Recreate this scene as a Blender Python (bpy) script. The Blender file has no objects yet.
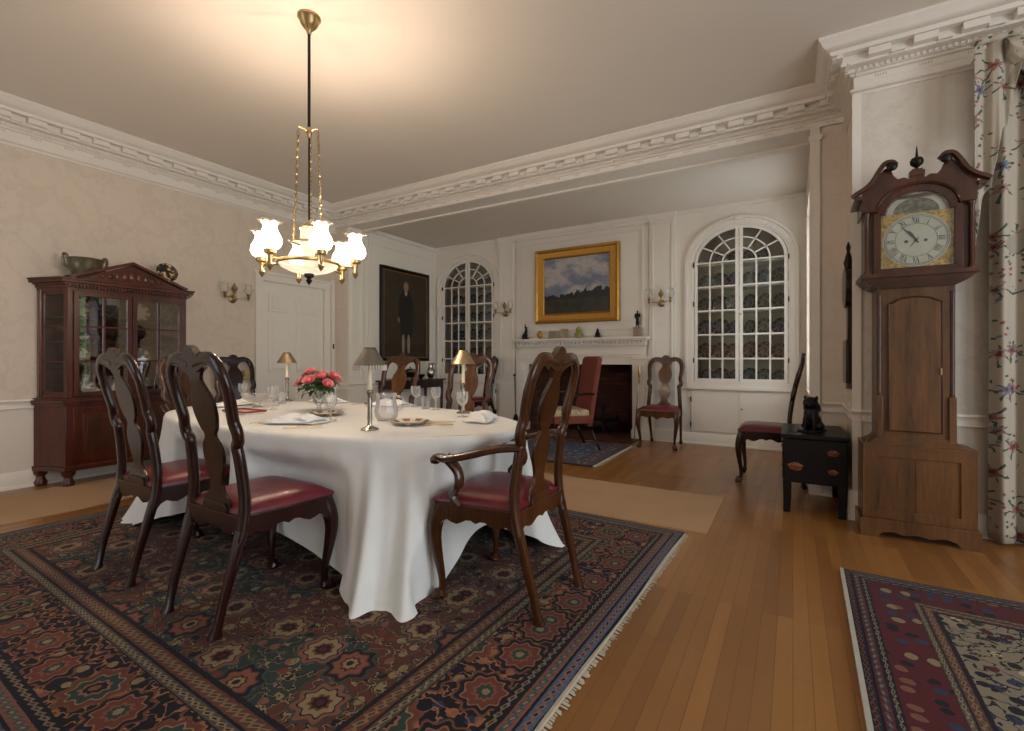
import bpy, bmesh, math, random
from math import sin, cos, pi, radians, sqrt, atan2
from mathutils import Vector, Matrix
random.seed(7)
SC = bpy.context.scene
COL = SC.collection
# ------------------------------------------------------------------ node helpers
class S:
    """a value in a node tree with arithmetic"""
    def __init__(s, t, k): s.t = t; s.k = k
    def _m(s, op, *a):
        n = s.t.nodes.new('ShaderNodeMath'); n.operation = op
        for i, v in enumerate((s,) + a):
            if isinstance(v, S): s.t.links.new(v.k, n.inputs[i])
            else: n.inputs[i].default_value = v
        return S(s.t, n.outputs[0])
    def __add__(s, o): return s._m('ADD', o)
    __radd__ = __add__
    def __sub__(s, o): return s._m('SUBTRACT', o)
    def __rsub__(s, o): return s._m('MULTIPLY', -1.0)._m('ADD', o)
    def __mul__(s, o): return s._m('MULTIPLY', o)
    __rmul__ = __mul__
    def __truediv__(s, o): return s._m('DIVIDE', o)
    def __abs__(s): return s._m('ABSOLUTE')
    def __lt__(s, o): return s._m('LESS_THAN', o)
    def __gt__(s, o): return s._m('GREATER_THAN', o)
    def sin(s): return s._m('SINE')
    def sqrt(s): return s._m('SQRT')
    def min(s, o): return s._m('MINIMUM', o)
    def max(s, o): return s._m('MAXIMUM', o)
    def atan2(s, o): return s._m('ARCTAN2', o)
    def fract(s): return s._m('FRACT')
    def ping(s, o): return s._m('PINGPONG', o)
    def band(s, a, b): return (s > a) * (s < b)
class T:
    def __init__(s, name):
        s.mat = bpy.data.materials.new(name); s.mat.use_nodes = True
        s.t = s.mat.node_tree; s.t.nodes.clear()
        s.out = s.t.nodes.new('ShaderNodeOutputMaterial')
        tc = s.t.nodes.new('ShaderNodeTexCoord'); s.obj = tc.outputs['Object']
        sp = s.t.nodes.new('ShaderNodeSeparateXYZ'); s.t.links.new(s.obj, sp.inputs[0])
        s.x, s.y, s.z = (S(s.t, sp.outputs[i]) for i in range(3))
    def setin(s, n, key, v):
        if v is None: return
        if isinstance(v, S): s.t.links.new(v.k, n.inputs[key])
        elif hasattr(v, 'is_linked'): s.t.links.new(v, n.inputs[key])
        else:
            if isinstance(v, (tuple, list)) and len(v) == 3 and len(n.inputs[key].default_value) == 4: v = (*v, 1)
            n.inputs[key].default_value = v
    def vec(s, x, y, z=0.0):
        n = s.t.nodes.new('ShaderNodeCombineXYZ')
        for i, v in enumerate((x, y, z)): s.setin(n, i, v)
        return n.outputs[0]
    def noise(s, scale, vec=None, detail=3, rough=.55):
        n = s.t.nodes.new('ShaderNodeTexNoise'); n.inputs['Scale'].default_value = scale
        n.inputs['Detail'].default_value = detail; n.inputs['Roughness'].default_value = rough
        s.t.links.new(vec or s.obj, n.inputs['Vector'])
        return S(s.t, n.outputs['Fac'])
    def voro(s, scale, vec=None, rnd=1.0, dims='3D'):
        n = s.t.nodes.new('ShaderNodeTexVoronoi'); n.voronoi_dimensions = dims
        n.inputs['Scale'].default_value = scale; n.inputs['Randomness'].default_value = rnd
        s.t.links.new(vec or s.obj, n.inputs['Vector'])
        c = s.t.nodes.new('ShaderNodeSeparateXYZ'); s.t.links.new(n.outputs['Color'], c.inputs[0])
        p = s.t.nodes.new('ShaderNodeSeparateXYZ'); s.t.links.new(n.outputs['Position'], p.inputs[0])
        return S(s.t, n.outputs['Distance']), S(s.t, c.outputs[0]), S(s.t, c.outputs[1]), S(s.t, p.outputs[0]), S(s.t, p.outputs[1]), S(s.t, p.outputs[2])
    def mix(s, f, a, b):
        n = s.t.nodes.new('ShaderNodeMix'); n.data_type = 'RGBA'; n.clamp_factor = True
        s.setin(n, 0, f); s.setin(n, 6, a); s.setin(n, 7, b)
        return n.outputs[2]
    def ramp(s, f, stops, const=True):
        n = s.t.nodes.new('ShaderNodeValToRGB'); n.color_ramp.interpolation = 'CONSTANT' if const else 'LINEAR'
        e = n.color_ramp.elements
        while len(e) < len(stops): e.new(.5)
        for i, (p, c) in enumerate(stops): e[i].position = p; e[i].color = (*c, 1)
        s.t.links.new(f.k, n.inputs[0]); return n.outputs[0]
    def bsdf(s, col, rough=.5, metal=0, bump=None, bstr=.3, coat=0, spec=None, sheen=0, bdist=.01, **k):
        n = s.t.nodes.new('ShaderNodeBsdfPrincipled')
        s.setin(n, 'Base Color', col); s.setin(n, 'Roughness', rough); s.setin(n, 'Metallic', metal)
        if coat: n.inputs['Coat Weight'].default_value = coat; n.inputs['Coat Roughness'].default_value = .12
        if spec is not None: n.inputs['Specular IOR Level'].default_value = spec
        if sheen: n.inputs['Sheen Weight'].default_value = sheen
        if bump is not None:
            b = s.t.nodes.new('ShaderNodeBump'); b.inputs['Strength'].default_value = bstr; b.inputs['Distance'].default_value = bdist
            s.t.links.new(bump.k, b.inputs['Height']); s.t.links.new(b.outputs[0], n.inputs['Normal'])
        for kk, v in k.items(): s.setin(n, kk.replace('_', ' '), v)
        s.t.links.new(n.outputs[0], s.out.inputs[0]); return n
def hx(h):
    c = [int(h[i:i+2], 16) / 255 for i in (0, 2, 4)]
    return tuple(v / 12.92 if v <= .04045 else ((v + .055) / 1.055) ** 2.4 for v in c)
def plain(name, col, rough=.5, metal=0, var=.18, scale=14, bump=0, coat=0, **k):
    t = T(name); n = t.noise(scale)
    c = t.mix(n, tuple(v * (1 - var) for v in col), tuple(min(1, v * (1 + var)) for v in col))
    t.bsdf(c, rough, metal, n if bump else None, bump, coat, **k); return t.mat
def wood(name, a, b, rough=.32, axis='z', coat=.08, scale=9, flame=True):
    t = T(name)
    st = {'z': (1, 1, .12), 'x': (.12, 1, 1), 'y': (1, .12, 1)}[axis]
    v = t.vec(t.x * st[0], t.y * st[1], t.z * st[2])
    n = t.noise(scale, v, 4); g = t.noise(scale * 9, v, 2)
    f = n * .75 + g * .35
    c = t.ramp(f, [(.32, a), (.5, tuple((p + q) / 2 for p, q in zip(a, b))), (.68, b)], False)
    t.bsdf(c, rough + .06, 0, g, .06, coat, spec=.45); return t.mat
M = {}
M['mahog'] = wood('dark_mahogany', hx('120704'), hx('30130b'), .14)
M['walnut'] = wood('figured_walnut', hx('1f1007'), hx('4f2c15'), .18)
M['inlay'] = wood('inlaid_walnut', hx('2a170a'), hx('6a401d'), .2, scale=16)
M['cab'] = wood('cabinet_mahogany', hx('2a0e08'), hx('5e2a18'), .22)
M['oak'] = wood('clock_oak', hx('35200f'), hx('6e4a2a'), .26, scale=7)
M['oakdark'] = wood('clock_oak_dark', hx('26130b'), hx('502c1c'), .24, scale=7)
M['black'] = plain('black_lacquer', hx('0b0a09'), .4, spec=.3)
M['blackmat'] = plain('blackened_iron', hx('121110'), .55, .5)
M['bronze'] = plain('dark_bronze', hx('1c1914'), .4, .6)
def leather():
    t = T('burgundy_leather'); n = t.noise(9); f = t.noise(160)
    t.bsdf(t.mix(n, hx('4c0a16'), hx('761626')), .33, 0, f, .12, .15); return t.mat
M['leather'] = leather()
M['white'] = plain('white_woodwork', hx('eae3d8'), .42, var=.03, scale=3)
M['ceil'] = plain('ceiling_plaster', hx('e6ded2'), .8, var=.03, scale=2)
M['brass'] = plain('old_brass', hx('b0986c'), .34, 1.0, scale=30)
M['gold'] = plain('gilding', hx('bd8d42'), .42, .75, scale=25)
M['silver'] = plain('old_silver', hx('aaa498'), .25, 1.0, scale=30)
M['pewter'] = plain('pierced_silver', hx('b8a484'), .3, .95, scale=60, bump=.4)
M['wax'] = plain('candle_wax', hx('efe2c4'), .5, var=.04)
M['porc'] = plain('porcelain', hx('e8e4da'), .18, var=.03, coat=.4)
M['redrim'] = plain('red_rim', hx('8a2420'), .3)
M['linen'] = plain('napkin_linen', hx('f2f1ee'), .85, var=.03, scale=60, bump=.2)
M['jute'] = None
M['shelfin'] = plain('cupboard_lining', hx('b9b39f'), .6, var=.05)
M['dark_in'] = plain('cabinet_interior', hx('2c2014'), .6)
M['pink'] = plain('rose_petals', hx('e58688'), .55, scale=50, var=.35)
M['leaf'] = plain('rose_leaves', hx('3c5a2c'), .5, scale=40, var=.35)
M['stem'] = plain('green_stem', hx('49652f'), .5)
M['rosemar'] = plain('gourd_glaze', hx('9a9a52'), .3, coat=.4, scale=22, var=.4)
M['upred'] = plain('red_upholstery', hx('74382c'), .85, scale=40, var=.25, bump=.2)
M['soot'] = plain('sooty_hearth', hx('1a1512'), .9)
M['photo'] = plain('faded_photograph', hx('8c8478'), .5, scale=60, var=.6)
M['keyhole'] = plain('iron_escutcheon', hx('2c2620'), .5, .4)
def jute():
    t = T('jute_weave')
    w = (t.x * 420).sin() * (t.y * 420).sin(); n = t.noise(3)
    t.bsdf(t.mix(n * .7 + w * .12 + .1, hx('a07f5c'), hx('bd9c78')), .95, 0, w, .3, bdist=.004); return t.mat
M['jute'] = jute()
def floor_mat():
    t = T('maple_strip_floor')
    b = t.t.nodes.new('ShaderNodeTexBrick'); t.t.links.new(t.vec(t.y, t.x), b.inputs['Vector'])
    for k, v in {'Scale': 1, 'Mortar Size': .0012, 'Mortar Smooth': .1, 'Brick Width': 1.15, 'Row Height': .057, 'Bias': 0}.items(): b.inputs[k].default_value = v
    b.offset = .37; b.offset_frequency = 3; b.squash = 1
    b.inputs['Color1'].default_value = (*hx('9c6e3a'), 1); b.inputs['Color2'].default_value = (*hx('6e4621'), 1); b.inputs['Mortar'].default_value = (*hx('472810'), 1)
    g = t.noise(6, t.vec(t.x * 6, t.y * .35), 5); k = t.noise(1.1)
    c = t.mix(g * .55, b.outputs['Color'], hx('7d4419')); c = t.mix(k * .4, c, hx('ab7e48'))
    t.bsdf(c, t.noise(5) * .16 + .24, 0, S(t.t, b.outputs['Fac']) * -1.0 + g * .08, .25, .12, bdist=.003); return t.mat
M['floor'] = floor_mat()
def wallpaper(name, hi, lo, wains, rail=.67):
    t = T(name)
    n = t.noise(3.2, None, 5, .6); f = t.noise(24, None, 3)
    p = (abs(n - .5) < .035) * .5 + (f > .58) * .35
    c = t.mix(p, hi, lo); c = t.mix(t.z < rail, c, wains)
    t.bsdf(c, .75, 0, None); return t.mat
M['paper'] = wallpaper('damask_wallpaper', hx('d9cbb9'), hx('d0c1af'), hx('e0d7ca'))
M['paperR'] = wallpaper('pale_wallpaper', hx('dcd3c6'), hx('d2c8ba'), hx('dcd2c3'))
M['paperP'] = wallpaper('pinkish_wallpaper', hx('dccfc0'), hx('d6c8b8'), hx('dcd2c3'))
def brickm():
    t = T('hearth_brick')
    b = t.t.nodes.new('ShaderNodeTexBrick'); t.t.links.new(t.vec(t.x + t.y, t.z), b.inputs['Vector'])
    for k, v in {'Scale': 1, 'Mortar Size': .008, 'Brick Width': .21, 'Row Height': .068}.items(): b.inputs[k].default_value = v
    b.inputs['Color1'].default_value = (*hx('7a3a26'), 1); b.inputs['Color2'].default_value = (*hx('4f2418'), 1); b.inputs['Mortar'].default_value = (*hx('3a3029'), 1)
    t.bsdf(t.mix(t.noise(2.5) * 1.1 - .1, b.outputs['Color'], hx('1c120e')), .9, 0, S(t.t, b.outputs['Fac']) * -1, .5); return t.mat
M['brick'] = brickm()
def thin_glass(name, tint=(1, 1, 1), rough=.02, gl=.5, base=.04, painted_sheen=0):
    t = T(name); nt = t.t
    tr = nt.nodes.new('ShaderNodeBsdfTransparent'); tr.inputs[0].default_value = (*tint, 1)
    g = nt.nodes.new('ShaderNodeBsdfGlossy'); g.inputs['Roughness'].default_value = rough
    lw = nt.nodes.new('ShaderNodeLayerWeight'); lw.inputs[0].default_value = gl
    f = S(nt, lw.outputs['Fresnel']) * .8 + t.noise(40) * .02 + base
    m = nt.nodes.new('ShaderNodeMixShader'); nt.links.new(f.k, m.inputs[0])
    if painted_sheen:
        df = nt.nodes.new('ShaderNodeBsdfDiffuse'); df.inputs[0].default_value = (.9, .88, .85, 1); m2 = nt.nodes.new('ShaderNodeMixShader'); m2.inputs[0].default_value = painted_sheen  # white diffuse mixed into the reflection, painting brighter outlines on clear glass
        nt.links.new(g.outputs[0], m2.inputs[1]); nt.links.new(df.outputs[0], m2.inputs[2]); g = m2
    nt.links.new(tr.outputs[0], m.inputs[1]); nt.links.new(g.outputs[0], m.inputs[2]); nt.links.new(m.outputs[0], t.out.inputs[0]); return t.mat
M['glass'] = thin_glass('clear_glass', (.96, .97, .96), gl=.25, painted_sheen=.4)
M['sidepane'] = thin_glass('canted_pane', (.95, .96, .95), gl=.08, base=.02)
M['pane'] = thin_glass('old_window_pane', (.95, .96, .95), gl=.3, base=.01)
M['cabpane'] = thin_glass('cabinet_pane', (.95, .96, .95), gl=.35, base=.19)
M['crystal'] = thin_glass('cut_crystal', (.97, .97, .97), .06, .3, .10, .55)
def glow(name, col, strength, trans=.25, var=.2, scale=20):
    t = T(name); nt = t.t
    e = nt.nodes.new('ShaderNodeEmission'); e.inputs[0].default_value = (*col, 1)
    nt.links.new((t.noise(scale) * var * strength * 2 + strength * (1 - var)).k, e.inputs[1])
    tr = nt.nodes.new('ShaderNodeBsdfTransparent'); m = nt.nodes.new('ShaderNodeMixShader'); m.inputs[0].default_value = trans
    nt.links.new(e.outputs[0], m.inputs[1]); nt.links.new(tr.outputs[0], m.inputs[2]); nt.links.new(m.outputs[0], t.out.inputs[0]); return t.mat
M['shade'] = glow('lit_frosted_glass', (1, .86, .66), 7.0, .3)
M['bowl'] = glow('glowing_slag_glass', (1, .83, .58), .7, .15, .45, 9)
def frilled():
    t = T('frilled_frosted_glass'); nt = t.t
    a = nt.nodes.new('ShaderNodeBsdfTranslucent'); a.inputs[0].default_value = (.95, .9, .8, 1); b = nt.nodes.new('ShaderNodeBsdfTransparent'); m = nt.nodes.new('ShaderNodeMixShader')
    nt.links.new((t.noise(60) * .5 + .42).k, m.inputs[0]); nt.links.new(a.outputs[0], m.inputs[1]); nt.links.new(b.outputs[0], m.inputs[2]); nt.links.new(m.outputs[0], t.out.inputs[0]); return t.mat
M['frill'] = frilled()
def cloth_mat():
    t = T('white_damask_cloth'); n = t.noise(9, None, 5); f = (t.x * 500).sin() * ((t.y + t.z) * 500).sin()
    t.bsdf(t.mix(n, hx('dedcd6'), hx('f0efea')), t.noise(14) * .25 + .55, 0, n + f * .05, .06, sheen=.2, bdist=.01); return t.mat
M['cloth'] = cloth_mat()
# ------------------------------------------------------------------ rugs
def rug_mat(name, HX, HY, kind):
    t = T(name)
    w1 = t.noise(9, None, 2) - .5; w2 = t.noise(9, t.vec(t.x + 7.3, t.y), 2) - .5
    jx = t.noise(60, None, 1) - .5
    X = t.x + w1 * .03 + jx * .006; Y = t.y + w2 * .03 + jx * .006
    ax = abs(X); ay = abs(Y)
    d0 = (HX - abs(t.x)).min(HY - abs(t.y)); d = d0 + jx * .006
    mv = t.vec(ax, ay)
    navy, cream, rust, teal, pink, brown, green, red, blue = [hx(c) for c in ('10131f', '8a7a5c', '6a3526', '2f4342', '7c5042', '3a2a20', '3a4234', '521c20', '2c3650')]
    def rosettes(sc, rnd, R, petals, bg, seq):
        D, r, g, px, py, pz = t.voro(sc, mv, rnd, '2D')
        dx, dy = ax - px, ay - py
        ang = dy.atan2(dx); rr = (dx * dx + dy * dy).sqrt() / R
        rr = rr * ((ang * petals + r * 6).sin() * .11 + 1)
        stops = [(0, seq[0]), (.1, seq[1]), (.2, seq[2]), (.27, seq[3]), (.45, seq[4]), (.5, seq[5]), (.62, seq[6])]
        c = t.ramp(rr * .66, stops)
        c2 = t.ramp(rr * .66, [(p, q) for (p, q) in zip([0, .1, .2, .27, .45, .5, .62], [seq[2], seq[5], seq[4], seq[1], seq[0], seq[3], seq[6]])])
        c = t.mix(r > .5, c, c2)
        return t.mix(rr > 1.05, c, bg)
    # small dense leaf work used as ground everywhere
    D, r, g, px, py, pz = t.voro(17, mv, .85, '2D')
    tiny = (D + (ax * 90).sin() * .05)
    n2 = t.noise(16, mv, 2)
    vine = abs(n2 - .5) < .022
    if kind == 'big':
        patch = t.noise(2.4, mv, 1)
        ground = t.mix(patch > .52, hx('55302a'), t.mix(patch > .47, navy, hx('263634')))
        leafc = t.ramp(r, [(0, cream), (.3, rust), (.5, navy), (.65, green), (.8, pink)])
        f = t.mix((tiny < .3) * (g > .25), ground, leafc)
        f = t.mix(vine, f, t.mix(n2 > .5, cream, navy))
        field = rosettes(4.0, .7, .085, 8, f, [navy, cream, red, pink, rust, navy, teal])
        bl = t.mix((tiny < .3) * (g > .3), navy, t.ramp(r, [(0, pink), (.35, cream), (.55, hx('8c5a44')), (.8, blue)]))
        bl = t.mix(vine, bl, hx('97694c'))
        border = rosettes(4.6, .35, .092, 9, bl, [cream, hx('2c3f3a'), pink, hx('6a3a2e'), hx('8c6450'), navy, hx('6e4636')])
        s1, s2, s3, s4 = .14, .37, .47, .5
    else:
        f = t.mix((tiny < .34) * (g > .2), hx('857a66'), t.ramp(r, [(0, navy), (.3, red), (.5, hx('28402f')), (.7, blue), (.85, hx('c0b090'))]))
        f = t.mix(vine, f, navy)
        field = t.mix(t.noise(5, mv, 1) > .62, f, t.mix(tiny < .3, hx('8f8268'), navy))
        bl = t.mix((tiny < .33) * (g > .3), hx('521820'), t.ramp(r, [(0, cream), (.3, blue), (.55, navy), (.8, pink)]))
        border = bl
        s1, s2, s3, s4 = .09, .24, .30, .32
        if kind == 'small': s1, s2, s3, s4 = .06, .18, .23, .25
    if kind == 'small':
        field = t.mix((tiny < .33) * (g > .3), hx('4c5468'), t.ramp(r, [(0, hx('8c8c92')), (.4, hx('6a5a60')), (.7, hx('2c3448'))]))
        border = t.mix((tiny < .33) * (g > .3), hx('5a4048'), t.ramp(r, [(0, hx('8f8c8c')), (.5, hx('3c4660'))]))
    # guard stripes
    def guard(a, b, base, c1, c2):
        u = (d - a) / (b - a)
        s = (ax + ay) * 26
        dia = ((s.ping(1.0) - .5) * 1.0); rh = abs(abs(u - .5) + abs(dia) * .55)
        q = t.mix(rh < .3, base, c1); q = t.mix(rh < .13, q, c2)
        return t.mix((u < .1).max(u > .9), q, navy)
    g1a = guard(0.0, s1 * .36, hx('4a5566') if kind == 'big' else blue, hx('7c5c50'), navy)
    g1b = guard(s1 * .36, s1 * .72, hx('7a5144') if kind == 'big' else hx('5c2028'), hx('3d5054'), cream)
    g1c = guard(s1 * .72, s1, navy, hx('77705c'), red)
    g2 = guard(s2, s2 + (s3 - s2) * .4, hx('4f4a44'), cream, navy)
    g3 = guard(s2 + (s3 - s2) * .4, s3, hx('5e3a30'), hx('83694e'), hx('2c3f3c'))
    c = t.mix(d > s1 * .36, g1a, g1b); c = t.mix(d > s1 * .72, c, g1c)
    c = t.mix(d > s1, c, border); c = t.mix(d > s2, c, g2); c = t.mix(d > s2 + (s3 - s2) * .4, c, g3)
    c = t.mix(d > s3, c, navy); c = t.mix(d > s3 + .012, c, field)
    c = t.mix(t.noise(120) * .42, c, hx('3a3029'))
    t.bsdf(c, .95, 0, t.noise(260), .3, spec=.1, sheen=.05, bdist=.004); return t.mat
def chintz():
    t = T('flowered_chintz')
    w = t.noise(14, None, 2) - .5
    X = t.x + w * .04; Z = t.z + w * .04; v = t.vec(X, Z)
    base = t.mix(t.noise(2.2), hx('aca18e'), hx('beb4a4'))
    D, r, g, px, py, pz = t.voro(8.5, v, .9, '2D')
    dx, dy = X - px, Z - py; rr = (dx * dx + dy * dy).sqrt() * ((dy.atan2(dx) * 5).sin() * .25 + 1)
    leafm = (abs((dy.atan2(dx) * 3 + r * 5).sin()) > .95) * (rr < .06) * (rr > .018) * (g > .3)
    c = t.mix(leafm, base, hx('465a4c'))
    c = t.mix((rr < .024) * (g > .3), c, t.ramp(r, [(0, hx('8e6660')), (.45, hx('a0847a')), (.7, hx('657080'))]))
    c = t.mix((rr < .010) * (g > .3), c, hx('6a3438'))
    D2, r2, g2, a, b, cc = t.voro(24, v, 1, '2D')
    c = t.mix((D2 < .2) * (t.noise(4.2, v, 1) > .5), c, t.ramp(r2, [(0, hx('8a5a56')), (.4, hx('4a5a50')), (.7, hx('6c7a88'))]))
    rib = t.noise(2.6, t.vec(t.x, t.z * .8), 1)
    c = t.mix(rib.band(.60, .64), c, hx('a09a88'))
    t.bsdf(c, .85, 0, t.noise(200), .1); return t.mat
M['chintz'] = chintz()
def needle():
    t = T('needlework'); D, r, g, a, b, c = t.voro(30, None, 1)
    t.bsdf(t.mix(D < .35, hx('b5a284'), t.ramp(r, [(0, hx('9a4b3e')), (.4, hx('54604a')), (.7, hx('d2c2a0'))])), .9, 0, D, .3); return t.mat
M['needle'] = needle()
def plate_mat(name, rimc, mid, base):
    t = T(name); r = (t.x * t.x + t.y * t.y).sqrt() * (1 / .11); n = t.noise(70, None, 2)
    a = (t.y.atan2(t.x) * 8).sin()
    c = t.mix((n > .46), base, mid)
    c = t.mix(r.band(.42, .47), c, base); c = t.mix(r.band(.66, .95) * ((a + n) > .3), c, rimc)
    c = t.mix(r > .95, c, rimc); t.bsdf(c, .2, 0, None, coat=.3); return t.mat
M['plateB'] = plate_mat('blue_patterned_china', hx('2a3446'), hx('424a58'), hx('888a88'))
M['plateG'] = plate_mat('grey_patterned_china', hx('3c3e38'), hx('54544c'), hx('949086'))
M['plateR'] = plate_mat('russet_patterned_china', hx('543830'), hx('684e44'), hx('988a7c'))
M['plateW'] = plate_mat('gilt_rim_china', hx('8a6a30'), hx('c8c0a8'), hx('c9c3b2'))
def landscape():
    t = T('landscape_oil'); z = t.z; n = t.noise(2.6, t.vec(t.x, t.z * 1.5), 5, .6)
    sky = t.ramp(n + z * .25, [(.3, hx('5c6a86')), (.47, hx('7d8496')), (.6, hx('c0b8b4')), (.75, hx('9a98a0'))], False)
    tree = t.noise(9, t.vec(t.x, t.z * .8), 5) * .26 - .24 + t.x * .08
    land = t.ramp(t.noise(8, None, 5), [(.35, hx('20200f')), (.65, hx('38361c'))], False)
    land = t.mix((z < -.2), hx('1c1c18'), land)
    t.bsdf(t.mix(z < tree, sky, land), .45, 0, t.noise(90), .1); return t.mat
M['landscape'] = landscape()
def portrait():
    t = T('portrait_oil'); Y, Z = t.y, t.z   # local y across, z up
    def ell(cy, cz, ry, rz): 
        a = (Y - cy) / ry; b = (Z - cz) / rz; return (a * a + b * b) < 1.0
    c = t.mix(t.noise(2.5, None, 4), hx('241b11'), hx('4c3b28'))
    c = t.mix(Z < -.45, c, t.mix(t.noise(6), hx('241a10'), hx('3d2d1c')))
    c = t.mix(ell(.0, .08, .17, .34), c, hx('17130f')); c = t.mix(ell(.02, -.18, .15, .2), c, hx('1b1510'))
    c = t.mix(ell(-.06, -.46, .032, .16), c, hx('8c8272')); c = t.mix(ell(.06, -.46, .032, .16), c, hx('8c8272'))
    c = t.mix(ell(-.06, -.62, .05, .02), c, hx('0c0a08')); c = t.mix(ell(.07, -.62, .05, .02), c, hx('0c0a08'))
    c = t.mix(ell(0, .37, .03, .06), c, hx('a89c88')); c = t.mix(ell(0, .46, .062, .085), c, hx('5f5648')); c = t.mix(ell(0.005, .45, .05, .07), c, hx('9c7656'))
    c = t.mix(ell(-.16, -.08, .025, .04), c, hx('8a6a4e'))
    t.bsdf(c, .5, 0, t.noise(80), .1); return t.mat
M['portrait'] = portrait()
def dialm():
    t = T('brass_spandrel'); n = t.noise(60, None, 3); t.bsdf(t.mix(n > .5, hx('a07c34'), hx('c9a75c')), .35, .7, n, .6); return t.mat
M['spandrel'] = dialm()
M['chapter'] = plain('silvered_ring', hx('d6d4c4'), .45, 0)
M['ink'] = plain('engraved_black', hx('1a1814'), .5)
def moonm():
    t = T('painted_dial_arch'); n = t.noise(45, None, 4)
    t.bsdf(t.ramp(n, [(.3, hx('2e3a34')), (.47, hx('5a5a48')), (.58, hx('86806a'))], False), .4); return t.mat
M['arch'] = moonm()
def hedge():
    t = T('garden_foliage'); n = t.noise(9, None, 5); t.bsdf(t.ramp(n, [(.35, hx('16351a')), (.5, hx('4f8a48')), (.65, hx('b5e09a'))], False), .7); return t.mat
M['hedge'] = hedge()
M['lawn'] = plain('lawn', hx('5f8a48'), .9)
def oval():
    t = T('gilt_lacquer_flower'); n = t.noise(60); t.bsdf(t.mix(n > .5, hx('5c2c18'), hx('7c5228')), .4); return t.mat
M['oval'] = oval()
# ------------------------------------------------------------------ mesh helpers
class MB:
    def __init__(s): s.v = []; s.f = []
    def add(s, vs, fs):
        o = len(s.v); s.v += [tuple(p) for p in vs]; s.f += [tuple(i + o for i in f) for f in fs]; return s
    def box(s, x0, x1, y0, y1, z0, z1):
        if x0 > x1: x0, x1 = x1, x0
        if y0 > y1: y0, y1 = y1, y0
        if z0 > z1: z0, z1 = z1, z0
        s.k = getattr(s, 'k', 0) + 1; e = (s.k % 6) * .00013   # no two touching boards share a face
        x0 -= e; x1 += e; y0 -= e; y1 += e; z1 += e
        v = [(x, y, z) for z in (z0, z1) for y in (y0, y1) for x in (x0, x1)]
        return s.add(v, [(0, 2, 3, 1), (4, 5, 7, 6), (0, 1, 5, 4), (2, 6, 7, 3), (0, 4, 6, 2), (1, 3, 7, 5)])
    def lathe(s, prof, n=24, c=(0, 0, 0), fn=None, cap=True):
        vs = []; fs = []
        for (r, z) in prof:
            for k in range(n):
                a = 2 * pi * k / n; rr = r
                if fn: rr, zz = fn(r, z, a)
                else: zz = z
                vs.append((c[0] + rr * cos(a), c[1] + rr * sin(a), c[2] + zz))
        for i in range(len(prof) - 1):
            for k in range(n):
                a, b = i * n + k, i * n + (k + 1) % n
                fs.append((a, b, b + n, a + n))
        if cap:
            fs.append(tuple(range(n))[::-1]); fs.append(tuple(range((len(prof) - 1) * n, len(prof) * n)))
        return s.add(vs, fs)
    def sweep(s, pts, sz, n=10, up=(0, 0, 1), pw=2.0, closed=False):
        """tube through pts; sz = radius or list of (a,b) half sizes; pw>2 squares the section"""
        P = [Vector(p) for p in pts]; m = len(P)
        if not isinstance(sz, (list, tuple)): sz = [(sz, sz)] * m
        elif not isinstance(sz[0], (list, tuple)) and len(sz) == m: sz = [(q, q) for q in sz]
        elif not isinstance(sz[0], (list, tuple)): sz = [tuple(sz)] * m
        vs = []; fs = []
        for i, p in enumerate(P):
            if closed: d = P[(i + 1) % m] - P[i - 1]
            else: d = P[min(i + 1, m - 1)] - P[max(i - 1, 0)]
            d.normalize(); u = Vector(up)
            if abs(d.dot(u)) > .98: u = Vector((0, 1, 0)) if abs(d.y) < .9 else Vector((1, 0, 0))
            a = d.cross(u).normalized(); b = a.cross(d).normalized()
            for k in range(n):
                t = 2 * pi * (k + .5) / n; ct, st = cos(t), sin(t)
                ct = math.copysign(abs(ct) ** (2 / pw), ct); st = math.copysign(abs(st) ** (2 / pw), st)
                vs.append(p + a * ct * sz[i][0] + b * st * sz[i][1])
        rng = m if closed else m - 1
        for i in range(rng):
            for k in range(n):
                a, b = i * n + k, i * n + (k + 1) % n; a2, b2 = ((i + 1) % m) * n + k, ((i + 1) % m) * n + (k + 1) % n
                fs.append((a, b, b2, a2))
        if not closed: fs.append(tuple(range(n))[::-1]); fs.append(tuple(range((m - 1) * n, m * n)))
        return s.add(vs, fs)
    def prism(s, poly, f0, f1):
        """poly of 2D points, f0/f1 map (a,b) to 3D for both caps"""
        n = len(poly); vs = [f0(*p) for p in poly] + [f1(*p) for p in poly]
        return s.add(vs, [tuple(range(n)), tuple(range(n, 2 * n))[::-1]] + [(i, i + n, (i + 1) % n + n, (i + 1) % n) for i in range(n)])
    def pz(s, poly, z0, z1): return s.prism(poly, lambda a, b: (a, b, z0), lambda a, b: (a, b, z1))
    def py(s, poly, y0, y1): return s.prism(poly, lambda a, b: (a, y0, b), lambda a, b: (a, y1, b))
    def px(s, poly, x0, x1): return s.prism(poly, lambda a, b: (x0, a, b), lambda a, b: (x1, a, b))
    def ball(s, c, r, n=14, m=9):
        if not isinstance(r, (tuple, list)): r = (r, r, r)
        vs = []; fs = []
        for i in range(m + 1):
            p = pi * (i + .02) / (m + .04)
            for k in range(n):
                a = 2 * pi * k / n; vs.append((c[0] + r[0] * sin(p) * cos(a), c[1] + r[1] * sin(p) * sin(a), c[2] - r[2] * cos(p)))
        for i in range(m):
            for k in range(n):
                a, b = i * n + k, i * n + (k + 1) % n; fs.append((a, b, b + n, a + n))
        fs.append(tuple(range(n))[::-1]); fs.append(tuple(range(m * n, m * n + n)))
        return s.add(vs, fs)
    def xf(s, f): s.v = [tuple(f(*p)) for p in s.v]; return s
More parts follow.
